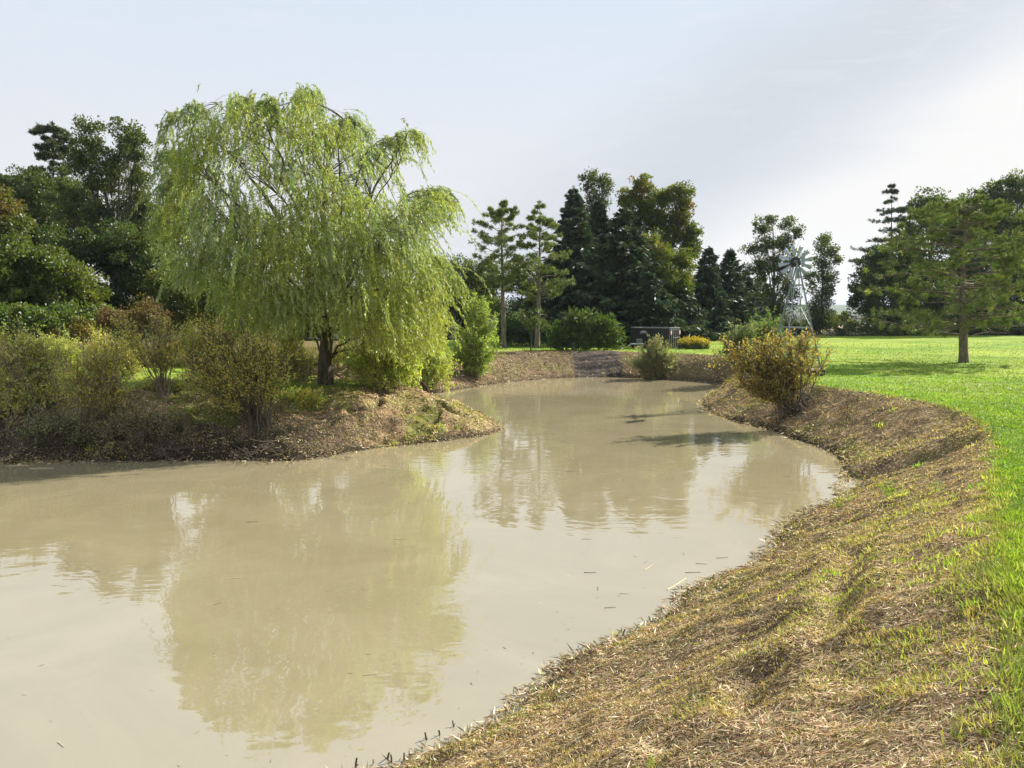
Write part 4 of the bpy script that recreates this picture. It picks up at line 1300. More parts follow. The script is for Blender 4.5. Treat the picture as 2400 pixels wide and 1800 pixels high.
# ================================================================== shrubs by the water
shrub('willow_shrub', 'golden-brown many-stemmed shrub on the right bank in front of the windmill', 'shrub', (1722, 884), [(1650, 765, 98, 54), (1605, 790, 66, 44), (1700, 760, 58, 50), (1745, 735, 24, 22), (1588, 765, 50, 34), (1645, 835, 80, 30), (1665, 730, 50, 24)], G_GOLDLEAF,
      stems=85, leaf=(0.12, 0.05), twigs=22, per=8, fill=0.8, seed=120, stem_r=0.020, wmat=M_BARK, leafy=0.32, spread=0.30, twig_len=0.6, bend=0.05)
shrub('willow_shrub', 'green rounded bush behind the left side of the golden-brown shrub', 'shrub', (1600, 800), [(1592, 735, 34, 34), (1610, 715, 30, 24), (1580, 760, 26, 24)], G_GREY + G_MID, stems=70, leaf=(0.16, 0.07), twigs=12, per=16, seed=121, y=50, twig_len=0.6, leafy=0.2)
shrub('willow_shrub', 'darker green bush just left of the windmill legs', 'shrub', (1655, 790), [(1655, 712, 36, 26), (1675, 730, 28, 26), (1640, 735, 30, 26)], G_MID + G_GREY[:1], stems=70, leaf=(0.17, 0.07), twigs=12, per=16, seed=122, y=52, twig_len=0.7, leafy=0.2)
shrub('willow_shrub', 'small grey-green bush on the far bank in front of the black container', 'shrub', (1415, 815), [(1415, 758, 36, 26), (1390, 785, 36, 24), (1444, 782, 34, 26), (1418, 735, 18, 12)], G_GREY, stems=110, fill=0.8, leaf=(0.15, 0.06), twigs=11, per=14, seed=123, twig_len=0.5, leafy=0.15, spread=0.35)
shrub('willow_shrub', 'lime green leafy bush at the water beside the far bank', 'shrub', (1022, 812), [(1030, 675, 34, 40), (1020, 730, 44, 44), (1045, 760, 34, 34), (1000, 775, 26, 26), (1045, 700, 26, 30)], G_LIME, stems=120, leaf=(0.18, 0.07), twigs=14, per=17, seed=124, twig_len=0.65, leafy=0.12, spread=0.3, stem_r=0.022)
shrub('willow_shrub', 'olive bush at the water between the willow and the lime green bush', 'shrub', (925, 838), [(930, 730, 38, 54), (895, 765, 48, 50), (955, 790, 32, 34), (870, 800, 40, 26), (945, 695, 30, 40), (900, 810, 46, 22)], G_BRUSHG + G_LIME, stems=150, leaf=(0.15, 0.055), twigs=14, per=15, fill=0.8, gain=3.0, seed=125, twig_len=0.6, leafy=0.15, spread=0.45)
shrub('willow_shrub', 'thin upright suckers and shoots around the foot of the willow', 'shrub', (690, 826), [(640, 770, 50, 36), (700, 770, 60, 36), (780, 775, 60, 34), (840, 770, 40, 34)], G_BRUSHG, stems=110, leaf=(0.12, 0.035), twigs=5, per=6, seed=126, spread=1.6, twig_len=0.4, leafy=0.3, bend=0.02)
shrub('willow_shrub', 'yellow-green shoots hanging over the back of the point right of the willow trunk', 'shrub', (830, 828), [(820, 740, 60, 42), (870, 770, 50, 36), (790, 780, 44, 26)], G_LIME + G_BRUSHG, stems=120, leaf=(0.15, 0.045), twigs=13, per=13, fill=0.8, gain=3.0, seed=127, spread=0.7, twig_len=0.6, leafy=0.15, droop=0.4)
shrub('willow_shrub', 'large brown-gold bush with a fan of bare lower stems left of the willow trunk', 'shrub', (566, 922), [(500, 740, 76, 50), (460, 720, 52, 32), (555, 770, 50, 60), (420, 770, 40, 40), (590, 760, 32, 40), (580, 850, 36, 40), (440, 820, 50, 50)], G_BRUSH,
      stems=80, leaf=(0.11, 0.045), twigs=22, per=8, seed=128, stem_r=0.020, leafy=0.34, wmat=M_BARK, spread=0.30, twig_len=0.55, bend=0.04, gain=3.1)
shrub('willow_shrub', 'thin two-stemmed open bush on the point with a rounded tan head', 'shrub', (352, 856), [(335, 690, 40, 34), (370, 710, 30, 34), (305, 720, 34, 30), (340, 745, 44, 28), (270, 700, 26, 22)], G_BRUSH + G_BRUSHG, stems=30, leaf=(0.10, 0.04), twigs=13, per=11, seed=129, stem_r=0.020, leafy=0.45, spread=0.10, twig_len=0.6, bend=0.0, gain=3.1)
shrub('willow_shrub', 'pale yellow-green bush at the left edge of the picture', 'shrub', (62, 880), [(50, 745, 50, 36), (95, 770, 40, 40), (20, 790, 46, 44), (0, 740, 40, 30), (60, 830, 60, 40)], G_BRUSHG + G_GREY[:1], stems=120, leaf=(0.11, 0.045), twigs=12, per=11, seed=130, leafy=0.2, spread=0.7, twig_len=0.6, bend=0.02, gain=3.1)
shrub('willow_shrub', 'thin olive bush between the left-edge bush and the two-stemmed bush', 'shrub', (215, 900), [(190, 775, 46, 36), (235, 790, 44, 44), (155, 820, 40, 40), (260, 740, 30, 26), (230, 850, 50, 40)], G_BRUSH[1:] + G_BRUSHG, stems=90, leaf=(0.10, 0.04), twigs=11, per=9, seed=131, leafy=0.25, spread=0.6, twig_len=0.6, bend=0.02, gain=3.1)
shrub('willow_shrub', 'low grey-leaved bush overhanging the water at the left', 'shrub', (110, 958), [(90, 900, 56, 34), (150, 910, 50, 30), (60, 930, 50, 20), (190, 940, 30, 20)], [(3, (0.10, 0.115, 0.06)), (2, (0.14, 0.15, 0.07)), (2, (0.10, 0.075, 0.045))], stems=50, leaf=(0.10, 0.035), twigs=9, per=6, seed=132, gain=2.4, wmat=M_BARK, leafy=0.25, spread=0.4, twig_len=0.4, bend=0.02)
shrub('willow_shrub', 'low sprawling twiggy bush at the water between the left-edge bushes and the brown-gold bush', 'shrub', (330, 950), [(300, 890, 50, 30), (360, 905, 46, 26), (260, 925, 40, 22), (400, 935, 34, 18)], [(3, (0.11, 0.105, 0.055)), (2, (0.14, 0.15, 0.06)), (2, (0.12, 0.08, 0.045))], stems=50, leaf=(0.10, 0.035), twigs=9, per=5, seed=133, gain=2.4, wmat=M_BARK, leafy=0.25, spread=0.5, twig_len=0.4, bend=0.02)

EXTRA = [('loose yellow-green bush rising behind the left-edge bush', 110, 38.5, [(110, 745, 50, 30), (60, 735, 40, 26), (160, 760, 40, 30)], G_BRUSHG + G_YEL[:1], 90),
         ('loose tan-green bush in the gap left of the two-stemmed bush', 255, 36.0, [(250, 760, 50, 34), (215, 735, 36, 26), (290, 780, 36, 30)], G_BRUSH + G_BRUSHG, 80),
         ('feathery bronze bush directly behind the fan-stemmed brown-gold bush', 455, 35.0, [(440, 720, 60, 36), (500, 710, 46, 34), (395, 730, 36, 26), (430, 780, 50, 30)], G_BRUSH, 110),
         ('small green bush between the fan-stemmed bush and the willow trunk', 630, 34.0, [(625, 745, 34, 30), (605, 780, 34, 26), (650, 790, 26, 20)], G_BRUSHG, 60),
         ('grey-green bush low on the point below the two-stemmed bush', 350, 29.3, [(345, 850, 44, 24), (395, 860, 34, 22), (310, 865, 30, 20)], G_BRUSHG + G_GREY[:1], 60),
         ('sprawling olive bush leaning out over the bank at the far left edge', 15, 27.5, [(10, 880, 50, 44), (50, 890, 36, 30), (-20, 850, 40, 50)], G_BRUSHG, 90),
         ('low weedy clump with yellow leaves on the slope right of the fan-stemmed bush', 640, 29.0, [(640, 870, 30, 16), (675, 880, 24, 14), (615, 885, 24, 14)], G_LIME + G_GOLDLEAF[:1], 50)]
for i, (lab, u, yy, env, pl_, ns) in enumerate(EXTRA):
    shrub('willow_shrub', lab, 'shrub', (u, 800), env, pl_, stems=ns, leaf=(0.12, 0.045), twigs=11, per=9, seed=140 + i, leafy=0.2, spread=0.6, twig_len=0.55, bend=0.02, gain=3.0, y=yy)

for i, (lab, y_, u_, lo_) in enumerate([('dark broad tree standing beyond the left edge of the picture', 66, -230, [(-230, 480, 110, 90), (-160, 560, 90, 90), (-290, 580, 100, 90), (-220, 660, 130, 70)]),
                                        ('broad tree far out to the left of the maple', 74, -470, [(-470, 500, 120, 90), (-400, 590, 100, 90), (-540, 600, 110, 90), (-460, 670, 130, 60)])]):
    broadleaf('broadleaf_tree', lab, 'tree', y_, u_, lo_, G_MID, seed=180 + i, trunk_r=0.4, cover=2.4, leaf=(0.3, 0.2))

# ================================================================== turf, stubble and litter
def samp_col(x, y):
    ix = np.clip(np.searchsorted(GX, x) - 1, 0, len(GX) - 2)
    iy = np.clip(np.searchsorted(GY, y) - 1, 0, len(GY) - 2)
    fx = ((x - GX[ix]) / (GX[ix + 1] - GX[ix]))[:, None]
    fy = ((y - GY[iy]) / (GY[iy + 1] - GY[iy]))[:, None]
    return (Cc[iy, ix] * (1 - fx) + Cc[iy, ix + 1] * fx) * (1 - fy) + (Cc[iy + 1, ix] * (1 - fx) + Cc[iy + 1, ix + 1] * fx) * fy


def scatter(n, y0, y1, rng, wide=0.74, marg=2.0):
    y = y0 * (y1 / y0) ** rng.random(n)
    x = (rng.random(n) * 2 - 1) * (wide * y + marg)
    z, dw_, dl_ = surf(x, y)
    return x, y, z, dw_, dl_


rng = np.random.default_rng(301)
# --- mown lawn: fine bright blades, longer tufts near the edge of the bank
x, y, z, dw_, dl_ = scatter(900000, 1.6, 75, rng)
k = (dl_ < 0.10 * rng.random(len(x))) & (x > -3) & (rng.random(len(x)) < (24 / np.maximum(y, 24)) ** 2.2)
x, y, z, dl_ = x[k], y[k], z[k], dl_[k]
n = len(x)
tuft_n = fbm(x, y, 0.55, 71, 3)
tuft_b = fbm(x, y, 2.4, 72, 3)
lift = sstep(tuft_n, 0.42, 0.66) * 0.6 + sstep(tuft_b, 0.45, 0.7) * 0.4
L = (0.032 + 0.055 * lift + 0.03 * (dl_ > -0.35) * rng.random(n)) * (1 + y * 0.012) * rng.uniform(0.6, 1.3, n)
W = 0.004 + 0.00135 * y
comb = vnoise(x, y, 0.8, 73) * 6.28
D = np.stack([np.cos(comb) * 0.5 + rng.normal(0, 0.45, n), np.sin(comb) * 0.5 + rng.normal(0, 0.45, n), rng.uniform(0.35, 1.3, n)], axis=1)
c = samp_col(x, y)
g = np.array([0.205, 0.310, 0.034])
c = 0.6 * c + 0.4 * g
c = c * (0.75 + 0.5 * lift)[:, None] * np.exp(rng.normal(0, 0.22, (n, 1)))
yel = rng.random(n) < 0.05
c[yel] = np.array([0.34, 0.31, 0.10]) * rng.uniform(0.7, 1.2, (yel.sum(), 1))
lv = Leaves()
lv.add(np.stack([x, y, z - 0.004], axis=1), D, L, W, c, rng)
tag(lv.build('lawn_grass', M_GRASS), 'bright green mown lawn grass round the pond', 'grass', kind='stuff')

# --- stubble on the banks: short upright blades, green, straw and brown by patches
x, y, z, dw_, dl_ = scatter(950000, 1.8, 70, rng)
k = (dl_ > -0.25 * rng.random(len(x))) & (dw_ > 0.06)
x, y, z, dw_, dl_ = x[k], y[k], z[k], dw_[k], dl_[k]
n = len(x)
patch = fbm(x, y, 1.1, 81, 4)
fine = fbm(x, y, 0.35, 82, 3)
green = np.clip(sstep(patch, 0.46, 0.68) * 0.60 + sstep(-dl_, -0.35, 0.1) * 0.4 + sstep(-dl_, -3.4, -0.4) * 0.38 * sstep(fine, 0.3, 0.6) * (1 - sstep(y, 12, 22)), 0, 1)
base = samp_col(x, y)
straw = pal_pick([(3, (0.52, 0.40, 0.19)), (3, (0.40, 0.28, 0.15)), (2, (0.24, 0.15, 0.08)), (1, (0.62, 0.52, 0.32))], n, rng, 0.2)
grn = pal_pick([(3, (0.34, 0.36, 0.08)), (2, (0.42, 0.40, 0.11)), (1, (0.24, 0.34, 0.05))], n, rng, 0.2)
isg = rng.random(n) < green * 0.72
c = np.where(isg[:, None], grn, straw)
farm = sstep(y, 30, 48)[:, None]
c = c * (1 - 0.55 * farm) + base * 0.8 * farm
pen_g = grid_at(peninsula, x, y) * sstep(fbm(x, y, 1.6, 49, 3), 0.50, 0.62)
m_ = rng.random(n) < 0.75 * pen_g
c[m_] = grn[m_] * np.array([1.0, 0.9, 0.8])
L_pen = 1 + 0.9 * pen_g
keepm = (rng.random(n) > 0.85 * grid_at(HM, x, y)) & (rng.random(n) < np.clip(0.25 + 0.9 * green + 0.4 * sstep(fine, 0.4, 0.6), 0, 1) * (1 - 0.95 * in_track(x, y)))
L = L_pen * (0.022 + 0.030 * green * rng.random(n) + 0.018 * sstep(fine, 0.5, 0.7)) * (1 + y * 0.02) * rng.uniform(0.6, 1.4, n)
W = 0.003 + 0.0012 * y
D = np.stack([rng.normal(0, 0.5, n) - 0.2, rng.normal(0, 0.5, n) - 0.1, rng.uniform(0.3, 1.3, n)], axis=1)
lv = Leaves()
lv.add(np.stack([x, y, z - 0.004], axis=1)[keepm], D[keepm], L[keepm], W[keepm], c[keepm], rng)
tag(lv.build('bank_stubble', M_GRASS), 'cut stubble and new green shoots on the pond banks', 'grass', kind='stuff')

# --- cut litter lying flat on the banks
x, y, z, dw_, dl_ = scatter(1250000, 1.8, 70, rng)
k = (dl_ > -0.1 * rng.random(len(x))) & (dw_ > 0.0) & (rng.random(len(x)) < 0.25 + 0.75 * sstep(dw_, 0.08, 0.5)) & (rng.random(len(x)) > 0.8 * grid_at(HM, x, y)) & (rng.random(len(x)) > 0.9 * in_track(x, y))
x, y, z, dw_, dl_ = x[k], y[k], z[k], dw_[k], dl_[k]
n = len(x)
clot = fbm(x, y, 0.8, 85, 4)
c = pal_pick([(4, (0.50, 0.36, 0.20)), (4, (0.36, 0.25, 0.15)), (2, (0.20, 0.135, 0.08)), (3, (0.66, 0.54, 0.35)), (1, (0.42, 0.23, 0.13)), (1.4, (0.34, 0.34, 0.10))], n, rng, 0.2)
dk = sstep(-clot, -0.46, -0.36)[:, None]
c = c * (1 - 0.5 * dk)
farm = sstep(y, 30, 48)[:, None]
c = c * (1 - 0.42 * farm)
wet_shade = np.maximum(1 - sstep(dw_, 0.03, 0.25), 1.6 * sstep(-x, 4.5, 7.0) * sstep(y, 22, 23) * (1 - sstep(y, 29, 31)) * (1 - sstep(dw_, 1.0, 2.4)))[:, None]  # damp at the waterline, plus undercut shade painted into the left shore's litter
c = c * (1 - 0.45 * wet_shade)
a = rng.random(n) * 6.28
e = 0.05
zx = surf(x + e, y)[0] - z
zy = surf(x, y + e)[0] - z
dx, dy_ = np.cos(a), np.sin(a)
slope = np.clip((zx * dx + zy * dy_) / e, -1.2, 1.2)
D = np.stack([dx, dy_, slope + rng.normal(0.10, 0.16, n)], axis=1)
N = unit(np.stack([-zx / e, -zy / e, np.ones(n)], axis=1) + rng.normal(0, 0.35, (n, 3)))
S = unit(np.cross(N, D))
L = (0.030 + 0.065 * rng.random(n) ** 2.5) * (1 + y * 0.035)
W = 0.0022 + 0.0012 * y
lv = Leaves()
lv.add(np.stack([x, y, z + rng.uniform(0.0, 0.02, n)], axis=1), D, L, W, c, rng, S=S)
tag(lv.build('cut_litter', M_STRAW), 'dry brown mowing litter strewn over the pond banks', 'litter', kind='stuff')

# --- coarse straw, reed ends and wood chips washed together along the waterline
x, y, z, dw_, dl_ = scatter(420000, 3.0, 64, rng)
k = (dw_ > -0.12) & (dw_ < 0.10 + 0.9 * rng.random(len(x)) ** 2.5 * (1 + y / 20)) & (dl_ > 0.3)
x, y, z, dw_ = x[k], y[k], z[k], dw_[k]
n = len(x)
c = pal_pick([(3, (0.60, 0.48, 0.32)), (3, (0.38, 0.26, 0.15)), (3, (0.15, 0.10, 0.06)), (1, (0.68, 0.58, 0.44)), (1.5, (0.26, 0.26, 0.08))], n, rng, 0.2)
D = np.stack([rng.normal(0, 1, n), rng.normal(0, 1, n), rng.normal(0.05, 0.22, n)], axis=1)
L = (0.045 + 0.14 * rng.random(n) ** 2.5) * (1 + y * 0.02)
lv = Leaves()
lv.add(np.stack([x, y, np.maximum(z, ZW) + rng.uniform(0.0, 0.03, n)], axis=1), D, L, 0.007 + 0.0012 * y, c, rng)
tag(lv.build('shore_debris', M_STRAW), 'pale reed ends and chips washed up along the waterline', 'debris', kind='stuff')

# --- longer green tufts and weeds on the banks
x, y, z, dw_, dl_ = scatter(3000, 2.4, 60, rng, marg=1.0)
tn = fbm(x, y, 2.0, 88, 3)
k = (dl_ > -0.9) & (dw_ > 0.15) & ((tn > 0.60) | (np.abs(dl_) < 0.22)) & (rng.random(len(x)) > in_track(x, y))
x, y, z = x[k], y[k], z[k]
m = len(x)
per = 26
X_, Y_ = np.repeat(x, per), np.repeat(y, per)
sc = 1 + Y_ * 0.03
X_ = X_ + rng.normal(0, 0.045, m * per) * sc
Y_ = Y_ + rng.normal(0, 0.045, m * per) * sc
Z_ = surf(X_, Y_)[0]
cl_ = pal_pick([(3, (0.30, 0.38, 0.055)), (3, (0.38, 0.40, 0.09)), (2, (0.20, 0.31, 0.045)), (1, (0.48, 0.44, 0.18))], m, rng, 0.15)
lv = Leaves()
n = m * per
lv.add(np.stack([X_, Y_, Z_ - 0.005], axis=1), np.stack([rng.normal(0, .5, n), rng.normal(0, .5, n), rng.uniform(.5, 1.4, n)], axis=1),
       rng.uniform(0.04, 0.095, n) * sc, 0.004 + 0.0012 * Y_, np.repeat(cl_, per, axis=0) * np.exp(rng.normal(0, 0.2, (n, 1))), rng)
tag(lv.build('grass_tufts', M_GRASS), 'loose green tufts growing through the cut bank', 'grass', kind='stuff')

# --- tall dry grass and goldenrod of the meadow behind the point
n = 60000
x = rng.uniform(-34, -5.5, n)
y = rng.uniform(43, 53, n)
k = (y > 42.5 + 0.15 * np.abs(x + 20)) & ~((x > -10.5) & (y < 49))
x, y = x[k], y[k]
z, dw_, dl_ = surf(x, y)
k = dl_ < -0.2
x, y, z = x[k], y[k], z[k]
n = len(x)
mn = fbm(x, y, 2.5, 95)
c = pal_pick([(2, (0.30, 0.23, 0.12)), (4, (0.17, 0.19, 0.045)), (1, (0.22, 0.12, 0.07))], n, rng, 0.2)
D = np.stack([rng.normal(0, .25, n), rng.normal(0, .25, n), np.ones(n)], axis=1)
Lm = rng.uniform(0.4, 0.8, n) * (0.7 + 0.7 * mn)
lv = Leaves()
lv.add(np.stack([x, y, z], axis=1), D, Lm, 0.06, c, rng)
tag(lv.build('meadow_grass', M_GRASS), 'tall dry brownish meadow grass behind the point', 'grass', kind='stuff')


def goldenrod(label, cx, cy, rx, ry, h, n, seed, group='goldenrod clumps'):
    rg = np.random.default_rng(seed)
    z0 = gz(cx, cy)
    root = empty('goldenrod_clump', (cx, cy, z0), label, 'goldenrod', group)
    a = rg.random(n) * 6.28
    r = np.sqrt(rg.random(n))
    px, py = cx + np.cos(a) * r * rx, cy + np.sin(a) * r * ry
    pz = surf(px, py)[0]
    hh_ = h * (1 - 0.45 * r ** 2) * rg.uniform(0.7, 1.1, n)
    P0 = np.stack([px, py, pz], axis=1)
    P1 = P0 + np.stack([rg.normal(0, .08, n), rg.normal(0, .08, n), hh_], axis=1)
    st = Tubes()
    st.add(curve_pts(P0, P1, np.zeros((n, 3)), 3), np.full((1, 3), 0.008), 3)
    st.build('stem', M_TWIG, root)
    lf = Leaves()
    m_ = n * 16
    q = rg.integers(0, n, m_)
    f = rg.random((m_, 1))
    lf.add(P0[q] * (1 - f) + P1[q] * f, rand_unit(m_, rg) + [0, 0, 0.2], 0.16, 0.04, pal_pick(G_MID + G_YEL[:1], m_, rg), rg)
    lf.build('foliage', M_LEAF, root)
    fl = Leaves()
    m_ = n * 14
    q = rg.integers(0, n, m_)
    fl.add(P1[q] + rg.normal(0, 0.07, (m_, 3)), rand_unit(m_, rg) + [0, 0, 0.5], 0.12, 0.05, pal_pick([(3, (0.52, 0.38, 0.03)), (2, (0.40, 0.33, 0.04))], m_, rg, 0.15), rg)
    fl.build('flower_head', M_LEAF, root)


for i, (u, v, w_, h_, lab) in enumerate([
        (1498, 749, 34, 20, 'broad yellow goldenrod clump on the lawn right of the black container'),
        (122, 770, 14, 22, 'yellow goldenrod clump at the far left beside the vine thicket'),
        (225, 775, 22, 22, 'yellow goldenrod clump left of the two-stemmed bush'),
        (285, 768, 22, 20, 'yellow goldenrod clump just behind the two-stemmed bush'),
        (390, 760, 22, 26, 'yellow goldenrod clump right of the two-stemmed bush'),
        (455, 765, 18, 22, 'yellow goldenrod clump behind the brown-gold bush')]):
    px, py = gl(u, v)
    py = min(py, 66.0) if i == 0 else 46.0
    px = at(u, v, py)[0]
    s_ = py / PPM
    goldenrod(lab, px, py, w_ * s_, 1.2 if i else 1.0, (0.95 if i == 0 else 1.25), 260 if i == 0 else 150, 400 + i)

# ================================================================== stalks, sticks and stubs on the water
M_REED = solid('bleached_reed', (0.55, 0.44, 0.28), 0.7, nscale=20)
M_DARKSTICK = solid('wet_stick', (0.075, 0.05, 0.035), 0.5, nscale=20)
M_BROWNREED = solid('brown_reed', (0.30, 0.20, 0.11), 0.6, nscale=20)


def stick_mesh(L, r, bend, seed, fork=False):
    rg = np.random.default_rng(seed)
    P = curve_pts([[-L / 2, 0, 0]], [[L / 2, 0, 0]], [[0, bend * L, 0.02 * L]], 6, 0.004, rg)
    tb = Tubes()
    tb.add(P, np.linspace(r, r * 0.75, 6)[None], 6)
    V, Fc = tb.V[0].copy(), list(map(tuple, tb.Fq[0]))
    if fork:
        V2 = curve_pts([P[0][3]], [P[0][3] + np.array([L * .28, L * .24, L * 0.10])], [[0, 0, .03 * L]], 6, 0.003, rg)
        tb.add(V2, np.linspace(r * .7, r * .4, 6)[None], 5)
    return tb


placed = [  # u, v (2212 px), length m, heading deg, material, fork
    (132, 1609, .20, -38, 0, 0), (470, 1305, .16, 50, 1, 1), (1108, 1501, .26, 22, 0, 0), (940, 1405, .14, -25, 0, 0), (800, 1458, .22, 8, 0, 0), (757, 1455, .10, -5, 1, 0),
    (1292, 1272, .22, 80, 1, 1), (1318, 1313, .24, 8, 1, 0), (1275, 1237, .28, 0, 1, 0), (1348, 1283, .20, 0, 2, 0), (1477, 1196, .20, 70, 1, 0), (1395, 1215, .20, 55, 1, 1), (1402, 1226, .45, 55, 0, 0),
    (1497, 1237, .36, 4, 2, 0), (1462, 1262, .9, 52, 0, 0), (1428, 1310, .16, 2, 0, 0), (1268, 1165, .24, 0, 2, 0), (935, 1365, .10, 3, 0, 0), (545, 1128, .3, 10, 1, 0), (505, 1250, .32, 20, 0, 0),
    (865, 1165, .3, 3, 0, 0), (1330, 1065, .4, -12, 0, 0), (1370, 1080, .42, 14, 0, 0), (1270, 1095, .3, 6, 0, 0), (1235, 1018, .5, 0, 1, 0), (1366, 960, .5, 0, 1, 0), (280, 1120, .2, 0, 0, 0),
    (720, 985, .5, 10, 0, 0), (90, 1012, .9, 3, 0, 0), (40, 1006, .7, 6, 0, 0), (160, 1135, .22, 14, 0, 0), (430, 1172, .2, 0, 0, 0), (210, 1235, .16, -10, 1, 0), (1065, 1545, .30, 30, 2, 0), (1125, 1480, .2, 40, 0, 0),
    (1515, 1218, .26, -14, 2, 0), (1560, 1205, .3, 10, 2, 0), (1590, 1170, .2, 60, 2, 0), (1700, 1030, .25, 0, 1, 0), (1745, 985, .4, -3, 0, 0), (1545, 862, .5, 0, 0, 0), (1340, 905, .4, 0, 0, 0)]
pools = {}
names = {0: ('reed_stalk', 'bleached pale reed stalk floating on the muddy water', 'reed stalk', 'pale reed stalks floating on the pond', M_REED),
         1: ('wet_stick', 'short dark wet stick floating on the muddy water', 'stick', 'dark sticks floating on the pond', M_DARKSTICK),
         2: ('brown_reed', 'brown reed piece drifting close to the right bank', 'reed stalk', 'brown reed pieces floating by the right bank', M_BROWNREED)}
for i, (u, v, L_, ang, mk, fk) in enumerate(placed):
    px, py = gp(u, v, ZW)
    key = (mk, fk, i % 3 if not fk else 0)
    nm, lab, cat, grp, mat = names[mk]
    if key not in pools:
        tb = stick_mesh(1.0, 0.026 if mk != 0 else 0.032, [0.0, 0.05, -0.08][key[2]], 500 + i, bool(fk))
        o = tb.build(nm, mat, loc=(0, 0, 0))
        pools[key] = o
        first = True
    else:
        o = pools[key].copy()
        COL.objects.link(o)
    o.location = (px, py, ZW + 0.006)
    o.rotation_euler = (0, 0, R(ang))
    L_ *= 0.8
    o.scale = (L_, L_ * 0.8, L_ * 0.8) if L_ < 0.35 else (L_, L_ * 0.5, L_ * 0.5)
    tag(o, lab if not fk else 'forked dark twig poking up from the muddy water', cat if not fk else 'twig', grp if not fk else 'forked twigs in the pond')
rg = np.random.default_rng(61)
fl = Leaves()
fy = 7.5 * (50 / 7.5) ** rg.random(1500)
fx = (rg.random(1500) * 2 - 1) * (0.7 * fy)
zz_, dwf, _ = surf(fx, fy)
k = (dwf < -0.05) & (rg.random(1500) < np.where(fx > 0, 0.35, 0.13) + 0.6 * np.exp(dwf * 1.2))
fx, fy = fx[k], fy[k]
n = len(fx)
fl.add(np.stack([fx, fy, np.full(n, ZW + 0.004)], axis=1), np.stack([rg.normal(0, 1, n), rg.normal(0, .6, n), rg.normal(0.0, .02, n)], axis=1),
       rg.uniform(.02, .10, n) * (1 + fy * .02), 0.006 + 0.0006 * fy, pal_pick([(2, (.45, .36, .22)), (2, (.20, .13, .07)), (2, (.07, .05, .035))], n, rg), rg, S=np.tile([[0, 0, 1.0]], (n, 1)) * 0.2 + rg.normal(0, 0.5, (n, 3)) * [1, 1, 0])
tag(fl.build('floating_specks', M_STRAW), 'small scattered flecks of straw and leaf floating on the pond', 'debris', kind='stuff')

# stubs of cut reeds standing in the shallows at the near bank
stub_px = [(768, 1658), (806, 1650), (838, 1637), (846, 1648), (872, 1644), (922, 1597), (950, 1588), (980, 1570), (940, 1640), (1000, 1610), (1180, 1548), (1522, 1262), (1532, 1258), (1490, 1285), (1428, 1322), (1405, 1338), (1345, 1372), (1540, 1250), (1660, 1175), (1090, 1535)]
for i, (u, v) in enumerate(stub_px):
    px, py = gp(u, v, ZW)
    if i == 0:
        tb = Tubes()
        tb.add(np.array([[0, 0, -0.06], [0.008, 0, 0.05], [0.02, 0.01, 0.11]]), np.array([[0.016, 0.014, 0.012]]), 7)
        tb.add(np.array([[0.006, 0, 0.01], [0.03, -0.02, 0.04], [0.05, -0.04, 0.045]]), np.array([[0.008, 0.006, 0.004]]), 4)
        stub = tb.build('reed_stub', M_DARKSTICK, loc=(0, 0, 0))
        o = stub
    else:
        o = stub.copy()
        COL.objects.link(o)
    o.location = (px, py, ZW)
    o.rotation_euler = (rg.normal(0, .25), rg.normal(0, .25), rg.random() * 6)
    sc_ = rg.uniform(0.35, 0.85)
    o.scale = (sc_, sc_, sc_)
    tag(o, 'dark cut reed stub standing in the shallows by the near bank', 'reed stub', 'cut reed stubs in the shallows')

# bare dead twigs overhanging the water at the left
dt = Tubes()
n = 420
px = rg.uniform(-22, -5.0, n)
py = rg.uniform(24.0, 27.5, n)
pz, dwt, dlt = surf(px, py)
k = (dwt > -0.15) & (dwt < 1.9) & (px < -5.2)
px, py, pz = px[k], py[k], pz[k]
n = len(px)
P0 = np.stack([px, py, np.maximum(pz, ZW)], axis=1)
P1 = P0 + np.stack([rg.normal(0, .55, n), rg.normal(-.35, .4, n), rg.uniform(0.05, .65, n)], axis=1)
P1[:, 2] = np.maximum(P1[:, 2], ZW + 0.02)
TW_ = curve_pts(P0, P1, rg.normal(0, .14, (n, 3)), 6, 0.02, rg)
dt.add(TW_, rg.uniform(.006, .014, (n, 1)) * np.linspace(1, .4, 6)[None], 4)
s0 = TW_[:, 2:5].reshape(-1, 3)
dt.add(curve_pts(s0, s0 + rg.normal(0, .24, s0.shape), rg.normal(0, .05, s0.shape), 4), np.linspace(.006, .003, 4)[None], 3)
M_GREYTWIG = solid('grey_dead_twig', (0.13, 0.105, 0.08), 0.8, nscale=5)
tag(dt.build('dead_brush', M_GREYTWIG), 'tangle of bare grey dead twigs along the water under the left bushes', 'brush', kind='stuff')

# ================================================================== windmill
M_GALV = solid('galvanised_steel', (0.26, 0.30, 0.33), 0.42, 0.7, nscale=6, namt=0.15)
M_BLADE = solid('sheet_steel', (0.36, 0.41, 0.48), 0.45, 0.45, nscale=6, namt=0.12)
M_BLACK = solid('black_hub', (0.02, 0.02, 0.022), 0.5)
wy = 41.0
apex = at(1868 / K, 622 / K, wy)
fx0 = apex[0] + 0.03
wz = gz(fx0, wy)
wm = empty('windmill', (fx0, wy, wz), 'galvanised lattice-tower windmill with a twelve-bladed wheel beside the golden-brown shrub', 'windmill')
rot = R(45 + 4)
ra = 1.42
feet = []
for q in range(4):
    a_ = rot + q * math.pi / 2
    px, py = fx0 + ra * math.cos(a_), wy + ra * math.sin(a_)
    feet.append(np.array([px, py, gz(px, py) - 0.04]))
topz = apex[2] - 0.12
tops = [np.array([fx0 + 0.075 * math.cos(rot + q * math.pi / 2), wy + 0.075 * math.sin(rot + q * math.pi / 2), topz]) for q in range(4)]


